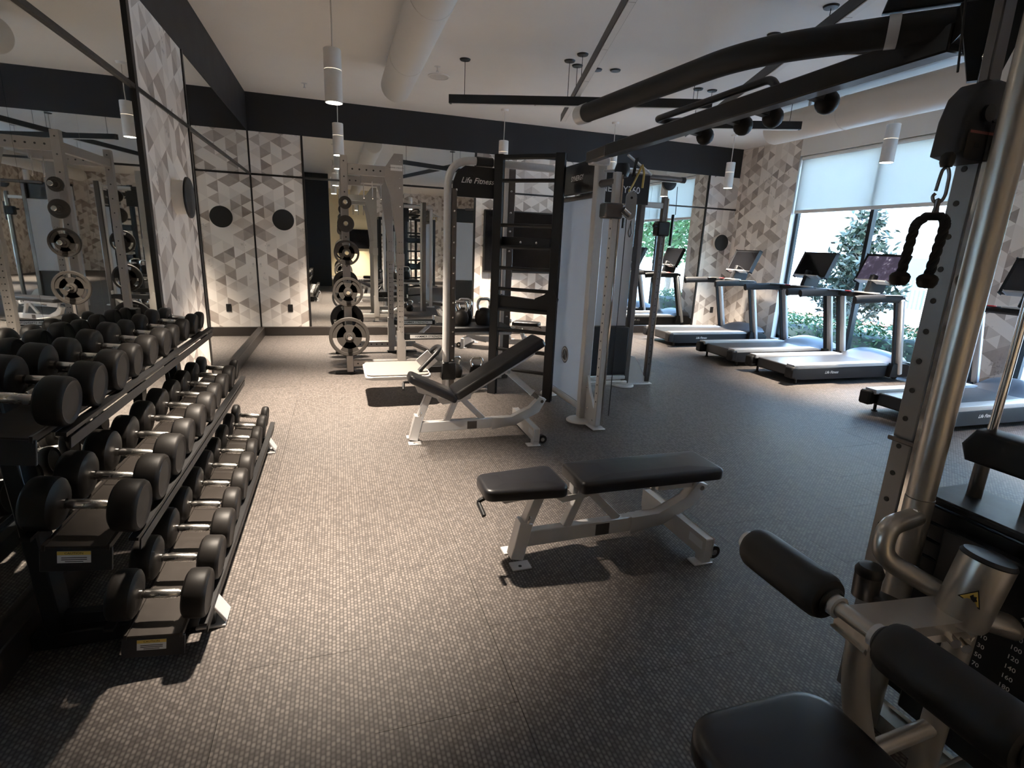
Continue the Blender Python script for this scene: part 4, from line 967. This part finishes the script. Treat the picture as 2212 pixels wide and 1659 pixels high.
# big padded pull-up bar
PB = [(1.455, 3.23, 2.35), (1.605, 2.02, 2.35), (1.90, 1.68, 2.355), (2.40, 1.16, 2.36)]
o = obj('pull_up_bar', tube(NB(), PB, .052, 28, .34, n=12), 'foam_black', lat)
d0 = (V(PB[0])-V(PB[1])).normalized()
bm = NB(); cyl(bm, V(PB[0])-d0*.01, V(PB[0])+d0*.075, .055, seg=28); sub('end_collar', bm, 'silver_paint', o)
d1 = (V(PB[3])-V(PB[2])).normalized()
for f in (.03, .40):
    p = V(PB[2]).lerp(V(PB[3]), f); bm = NB(); cyl(bm, p-d1*.018, p+d1*.018, .055, seg=28); sub('clamp_ring', bm, 'silver_paint', o)
bm = NB(); prism(bm, [(-.17, .03), (-.15, .11), (-.09, .19), (.02, .22), (.12, .17), (.16, .08), (.17, .03)], -.02, .02, (2.00, 1.57, 2.385), d1, (0, 0, 1), .006); o = obj('cam_plate', bm, bk, lat)
bm = NB(); cyl(bm, V((2.01, 1.555, 2.53)), V((2.01, 1.555, 2.53))+V((-.7, -.7, 0))*.035, .022, seg=14); sub('cam_bolt', bm, 'chrome', o)
# roller pads on a cross rod
RX, RZ = 1.257, .65
obj('roller_rod', cyl(NB(), (RX, .44, RZ), (RX, 1.25, RZ), .021, seg=18), ch, lat)
for y0, y1 in ((.94, 1.245), (.475, .785)):
    bm = NB(); lathe(bm, [(0, 0), (.030, 0), (.042, .004), (.058, .010), (.0655, .026), (.067, .05), (.067, y1-y0-.05), (.0655, y1-y0-.026), (.058, y1-y0-.010), (.042, y1-y0-.004), (.030, y1-y0), (0, y1-y0)], (RX, y0, RZ), (0, 1, 0), 36); o = obj('roller_pad', bm, 'pad_matte', lat)
    for yy, s in ((y0, -1), (y1, 1)):
        bm = NB(); lathe(bm, [(.018, 0), (.042, 0), (.042, .004), (.034, .012)], (RX, yy-s*.001, RZ), (0, s, 0), 24); sub('pad_washer', bm, 'plate_black', o)
        bm = NB(); lathe(bm, [(.022, .004), (.031, .004), (.031, .026), (.022, .028)], (RX, yy, RZ), (0, s, 0), 24); sub('pad_collar', bm, 'silver_paint', o)
# roller arm, post, sleeve and braces
o = obj('roller_arm', bar(NB(), (1.25, .865, .625), (1.60, .84, .615), .085, .055, .012, (0, 0, 1)), ch, lat)
bm = NB(); bar(bm, (1.33, .905, .600), (1.44, .895, .598), .05, .03, .006, (0, 0, 1)); sub('adjust_latch', bm, 'chrome', o)
for p in ((1.52, .80, .60), (1.56, .795, .58)):
    bm = NB(); cyl(bm, p, V(p)+V((-.015, -.03, 0)), .013, seg=12); sub('bolt', bm, 'chrome', o)
o = obj('adjust_knob', cyl(NB(), (1.45, .99, .60), (1.452, .992, .675), .034, .036, seg=22), 'dark_steel', lat)
bm = NB(); lathe(bm, [(.037, 0), (.038, .012), (.030, .028), (0, .032)], (1.452, .992, .672), (0, 0, 1), 22); sub('knob_cap', bm, 'plate_black', o)
obj('knob_bracket', bar(NB(), (1.46, .98, .61), (1.50, .87, .61), .05, .03, .006, (0, 0, 1)), 'dark_steel', lat)
o = obj('sleeve', lathe(NB(), [(.059, -.09), (.063, -.08), (.063, .10), (.059, .10), (.059, -.09)], (1.612, .823, .70), V((.20, -.04, 1)).normalized(), 36), ch, lat)
obj('sleeve_cap', lathe(NB(), [(.062, .098), (.064, .103), (.058, .113), (0, .116)], (1.612, .823, .70), V((.20, -.04, 1)).normalized(), 36), 'plate_black', lat)
sn = V((-.89, -.456, 0)).normalized(); st = V((.456, -.89, 0)).normalized(); sc = V((1.616, .8255, .715))+sn*.0655
bm = NB(); prism(bm, [(-.026, -.008), (.024, -.026), (.012, .026)], 0, .0008, sc, st, (0, 0, 1)); tr = sub('warning_triangle', bm, 'ink', o)
bm = NB(); prism(bm, [(-.021, -.0065), (.0205, -.0212), (.0105, .021)], .0008, .0012, sc, st, (0, 0, 1)); sub('triangle_field', bm, 'sticker_yellow', o)
bm = NB(); prism(bm, [(-.002, .002), (.004, .010), (.006, .004), (.012, .006), (.012, .000), (.015, -.006), (.006, -.012), (.002, -.006)], .0012, .0016, sc, st, (0, 0, 1)); sub('triangle_hand', bm, 'ink', o)
obj('post', cyl(NB(), (1.62, .825, .02), (1.625, .828, .62), .034, seg=20), ch, lat)
obj('loop_brace', tube(NB(), [(1.68, 1.05, .80), (1.535, 1.03, .795), (1.525, 1.02, .70), (1.66, .86, .625)], .029, 20, .075, n=8), ch, lat)
obj('side_brace', tube(NB(), [(1.64, .825, .625), (1.92, .70, .545)], .033, 20), ch, lat)
obj('curved_leg', tube(NB(), [(1.31, .88, .61), (1.315, .87, .42), (1.40, .83, .12), (1.48, .82, .04)], .030, 18, .16, sx=1.3), ch, lat)
obj('knee_brace', tube(NB(), [(1.62, .825, .25), (1.38, .83, .22)], .024, 14), ch, lat)
obj('base_beam', bar(NB(), (.70, .72, .045), (2.0, .80, .045), .08, .06, .008, (0, 0, 1)), ch, lat)
obj('rear_foot', bar(NB(), (1.75, .55, .03), (1.75, 1.10, .03), .08, .05, .008, (0, 0, 1)), ch, lat)
obj('front_foot', bar(NB(), (.95, .45, .03), (.95, .86, .03), .07, .05, .008, (0, 0, 1)), ch, lat)
obj('seat_post', bar(NB(), (.99, .72, .05), (.99, .72, .40), .06, .06, .006), ch, lat)
bm = NB(); cushion(bm, rrect(.44, .43, .10, 8), .075, .035, Matrix.Translation((.985, .685, .445))); obj('seat_pad', bm, 'vinyl', lat)
# weight stack
for i in range(12):
    z0 = .12+i*.058
    obj('weight_block', bx(NB(), 1.79, 1.97, .64, 1.10, z0, z0+.054, .004), 'stack_black', lat)
o = obj('stack_scale', bx(NB(), 1.735, 1.775, .66, 1.00, .12, .78, .006), 'stack_black', lat)
for i in range(10):
    z = .68-i*.031
    for v, yy in ((10+20*i, .835), (20+20*i, .755)):
        sub('weight_number', text_bm(str(v), .0135, (1.7348, yy, z-(0 if yy > .8 else .010)), (0, -1, 0), (0, 0, 1), bold=.01), 'sign_white', o)
bm = NB(); bx(bm, 1.77, 1.99, .62, 1.12, .825, .85, .006); obj('top_weight', bm, 'stack_black', lat)
for xx, yy in ((1.905, 1.04), (1.905, .74)):
    o = obj('guide_rod', cyl(NB(), (xx, yy, .10), (xx, yy, 2.28), .012, seg=16), 'chrome', lat)
    bm = NB(); cyl(bm, (xx, yy, .85), (xx, yy, 1.00), .020, seg=16); sub('rod_bushing', bm, 'dark_steel', o)
obj('selector_stem', cyl(NB(), (1.905, .90, .84), (1.905, .90, .98), .015, seg=14), 'chrome', lat)
bm = NB(); prism(bm, [(-.20, -.02), (-.22, .03), (-.19, .085), (.19, .085), (.22, .03), (.20, -.02)], -.045, .045, (1.905, .87, .985), (0, 1, 0), (0, 0, 1), .012); obj('head_block', bm, 'plate_black', lat)
obj('rear_post', bar(NB(), (2.16, .88, .02), (2.16, .88, 2.34), .07, .07, .008), ch, lat)
obj('rear_top_beam', bar(NB(), (1.69, 1.06, 2.36), (2.18, .87, 2.33), .07, .08, .006, (0, 0, 1)), ch, lat)
# triceps rope on a snap hook
t = thing('triceps_rope', 'black twisted triceps rope hanging from a snap hook on the lat machine', 'rope', (1.565, 1.13, 1.50), 0, None, True)
hx, hy = 1.612, 1.152
obj('swivel', lathe(NB(), [(0, 0), (.014, .003), (.018, .014), (.018, .030), (.012, .040), (0, .041)], (hx, hy, 1.818), (0, 0, 1), 14), 'black_metal', t)
e1 = V((.55, -.83, 0)).normalized()
def hp(a, z): return V((hx, hy, 0))+e1*a+V((0, 0, z))
obj('snap_hook', tube(NB(), [hp(-.010, 1.752), hp(-.016, 1.744), hp(-.010, 1.728), hp(.006, 1.728), hp(.013, 1.745), hp(.012, 1.80), hp(.004, 1.822), hp(-.006, 1.815), hp(-.008, 1.80), hp(-.011, 1.758)], .0045, 10, .012), 'dark_steel', t)
bm = NB(); lathe(bm, [(0, 0), (.010, 0), (.007, .02), (.008, .04), (0, .045)], hp(-.001, 1.695), (0, 0, 1), 12); obj('eyelet', bm, 'dark_steel', t)
bm = NB(); bar(bm, hp(-.030, 1.690), hp(.024, 1.690), .028, .022, .006, (0, 0, 1)); obj('clamp', bm, 'black_metal', t)
def strand(p0, p1, p2):
    P = fillet([p0, p1, p2], .08, 10); dense = []
    for a, b in zip(P, P[1:]):
        k = max(2, int((b-a).length/.004)); dense += [a.lerp(b, i/k) for i in range(k)]
    dense.append(P[-1]); bm = NB()
    for ph in range(3):
        Q = []
        for i, p in enumerate(dense):
            d = (dense[min(i+1, len(dense)-1)]-dense[max(i-1, 0)]).normalized(); s = d.cross(e1.cross(V((0, 0, 1)))).normalized(); u = d.cross(s)
            a = i*.35+ph*2*pi/3; Q.append(p+(s*math.cos(a)+u*math.sin(a))*.0065)
        tube(bm, Q, .0075, 8)
    return bm
for s, dx, ze in ((-1, -.050, 1.515), (1, .016, 1.512)):
    obj('rope_strand', strand(hp(s*.018, 1.690), hp(s*.034-.006, 1.672), hp(dx, ze)), 'rope_black', t)
    bm = NB(); lathe(bm, [(0, -.022), (.018, -.020), (.0255, -.008), (.027, .006), (.022, .014), (.012, .02)], hp(dx, ze), (0, 0, 1), 20); obj('rope_stopper', bm, 'rubber', t)

# ------------------------------------------------------------------ outdoors beyond the window
struct('ground', bx(NB(), XW, 40, -30, 45, -.25, -.15), 'pavement')
hs = thing('house', 'pale house with wide lap siding across the drive', 'building', (19.5, 15, -.15), 0, None, True)
for i in range(6):
    obj('siding_board', bx(NB(), 19.5-.0, 20.0, -24, 40, -.15+i*1.55+.05, -.15+(i+1)*1.55, .004), 'siding', hs)
obj('wall_core', bx(NB(), 19.56, 20.3, -24, 40, -.15, 9.2), 'seam_grey', hs)
for y0, y1, z0, z1 in ((13.6, 15.3, 0, 1.75), (20.6, 22.2, .2, 1.9), (9.0, 10.4, .2, 1.9)):
    o = obj('awning', bx(NB(), 19.30, 19.52, y0, y1, z0, z1, .02), 'awning_dark', hs)
o = obj('wall_lamp', lathe(NB(), [(0, 0), (.14, 0), (.16, .06), (.10, .16), (0, .18)], (19.5, 20.9, 3.75), (-1, 0, 0), 20), 'lamp_white', hs)
fn = thing('picket_fence', 'white metal picket fence across the drive', 'fence', (14.5, 12, -.15), 0, None, True)
pk = mesh_of('picket', bx(NB(), -.012, .012, -.018, .018, .10, 1.28, .003), 'fence_white')
y = 6.0
while y < 21:
    o = bpy.data.objects.new('picket', pk); C.objects.link(o); o.parent = fn; o.location = (0, y-12, 0); y += .115
for z in (.12, 1.05): obj('fence_rail', bx(NB(), 14.48, 14.52, 6, 21, z-.15, z-.11), 'fence_white', fn)
for y_ in (6, 9, 12, 15, 18, 21): obj('fence_post', bx(NB(), 14.46, 14.54, y_-.04, y_+.04, -.15, 1.22), 'seam_grey', fn)
o = obj('kerb', bx(NB(), 13.9, 14.2, 5, 24, -.15, -.02, .01), 'kerb_red'); tag(o, 'red painted kerb below the picket fence', 'kerb')
def leaves(bm, pts, size, rnd):
    for p in pts:
        a, b, c = rnd.uniform(0, 2*pi), rnd.uniform(-.9, .9), rnd.uniform(0, 2*pi)
        d = V((math.cos(a)*math.cos(b), math.sin(a)*math.cos(b), math.sin(b))); s, u, _ = frame_of(d); w = s*math.cos(c)+u*math.sin(c); L = size*rnd.uniform(.7, 1.25)
        q = [p, p+d*L*.45+w*L*.17, p+d*L, p+d*L*.45-w*L*.17]; bm.faces.new([bm.verts.new(v) for v in q])
rnd = random.Random(3)
TX, TY = 10.3, 8.62
tr = thing('young_tree', 'young tree with long leathery leaves outside the window', 'tree', (TX, TY, -.15), 0, None, True)
bm = NB(); tube(bm, [(TX, TY, -.15), (TX+.02, TY+.03, .7), (TX-.02, TY-.02, 1.6), (TX, TY, 2.4)], [.05, .042, .03, .012], 10); obj('trunk', bm, 'bark', tr)
bm = NB(); pts = []
for i in range(84):
    z = rnd.uniform(.15, 2.25); f = (z-.15)/2.1; rad = .85*(1-f)**.7*(.6+.4*min(1, f*4))+.15; a = rnd.uniform(0, 2*pi)
    tip = V((TX+math.cos(a)*rad, TY+math.sin(a)*rad, z+.35)); root = V((TX, TY, z*.9)); tube(bm, [root, root.lerp(tip, .5)+V((0, 0, .03)), tip], [.010, .007, .003], 5)
    for k in range(34):
        g_ = rnd.uniform(.25, 1.02); pts.append(root.lerp(tip, g_)+V((rnd.gauss(0, .055), rnd.gauss(0, .055), rnd.gauss(0, .06))))
obj('branches', bm, 'bark', tr)
bm = NB(); leaves(bm, pts, .19, rnd); o = obj('foliage', bm, 'leaf', tr); o['kind'] = 'stuff'
def hedge(x0, x1, y0, y1, z1, label, n):
    h = thing('hedge_bush', label, 'hedge', ((x0+x1)/2, (y0+y1)/2, -.15), 0, 'low hedge along the window', True)
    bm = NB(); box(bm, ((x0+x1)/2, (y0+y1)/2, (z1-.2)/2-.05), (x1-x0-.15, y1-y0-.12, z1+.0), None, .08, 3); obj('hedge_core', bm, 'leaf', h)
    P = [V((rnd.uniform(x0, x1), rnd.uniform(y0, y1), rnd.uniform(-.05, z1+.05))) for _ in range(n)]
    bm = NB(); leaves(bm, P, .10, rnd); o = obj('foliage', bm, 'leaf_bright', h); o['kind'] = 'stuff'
hedge(8.6, 9.3, 5.0, 6.4, .52, 'low green hedge bush outside the right half of the window', 1500)
hedge(8.7, 9.4, 6.5, 7.9, .45, 'low green hedge bush outside the middle of the window', 1500)
hedge(8.8, 9.5, 8.0, 9.6, .40, 'low green hedge bush outside the left end of the window', 1500)
# trees seen in the mirror image of the window
for i, (x, y, h_) in enumerate(((13.2, -1.2, 4.4), (15.6, -6.0, 5.2), (13.4, 4.0, 3.6))):
    tr = thing('shade_tree', ['leafy shade tree in the middle of the mirrored window view', 'tall leafy shade tree farthest off in the mirrored window view', 'smaller leafy shade tree nearest in the mirrored window view'][i], 'tree', (x, y, -.15), 0, 'trees across the drive', True)
    bm = NB(); tube(bm, [(x, y, -.15), (x+.1, y, h_*.4), (x, y+.1, h_*.8)], [.14, .11, .05], 10); obj('trunk', bm, 'bark', tr)
    P = []
    while len(P) < 2600:
        q = V((rnd.uniform(-1, 1), rnd.uniform(-1, 1), rnd.uniform(-1, 1)))
        if .25 < q.length < 1: P.append(V((x+q.x*1.6, y+q.y*1.8, h_*.62+q.z*h_*.38)))
    bm = NB(); leaves(bm, P, .30, rnd); o = obj('foliage', bm, 'leaf_bright', tr); o['kind'] = 'stuff'

# ------------------------------------------------------------------ cable crossover behind the camera, seen in the far mirror
cc = thing('cable_crossover', 'black cable crossover frame seen reflected in the far mirror', 'weight machine', (2.4, -1.6, 0), 0, None, True)
for x, y in ((1.45, -1.3), (1.45, -2.1), (2.05, -1.7), (2.75, -1.7), (3.35, -1.3), (3.35, -2.1)):
    obj('upright', bar(NB(), (x, y, 0), (x, y, 2.35), .09, .08, .006), bk, cc)
    obj('foot', bx(NB(), x-.12, x+.12, y-.10, y+.10, 0, .03, .006), bk, cc)
for z in (2.32, 1.75, .15):
    for y in (-1.3, -2.1): obj('cross_beam', bar(NB(), (1.45, y, z), (3.35, y, z), .06, .07, .004, (0, 0, 1)), bk if z > 1 else sv, cc)
for x in (1.45, 3.35): obj('side_beam', bar(NB(), (x, -2.1, 2.32), (x, -1.3, 2.32), .07, .07, .004, (0, 0, 1)), bk, cc)
for x in (1.75, 2.4, 3.05):
    for i in range(14): obj('weight_block', bx(NB(), x-.13, x+.13, -1.78, -1.62, .10+i*.045, .141+i*.045, .003), 'stack_black', cc)
    for dx in (-.09, .09): obj('guide_rod', cyl(NB(), (x+dx, -1.70, .08), (x+dx, -1.70, 2.3), .011, seg=10), 'chrome', cc)
    o = obj('pulley', cyl(NB(), (x, -1.36, 1.95), (x, -1.30, 1.95), .07, seg=20), bk, cc)
    obj('cable', cyl(NB(), (x, -1.28, 1.0), (x, -1.28, 2.0), .004, seg=6), bk, cc)
    obj('grip_handle', tube(NB(), [(x-.06, -1.28, .98), (x, -1.28, 1.08), (x+.06, -1.28, .98)], .012, 8, .02), 'chrome', cc)
for x in (1.62, 1.9, 2.55, 2.9, 3.2): obj('stay_bar', cyl(NB(), (x, -1.5, .1), (x, -1.5, 2.3), .02, seg=10), bk, cc)
for o in bpy.data.objects:
    if '_w' in o: del o['_w']
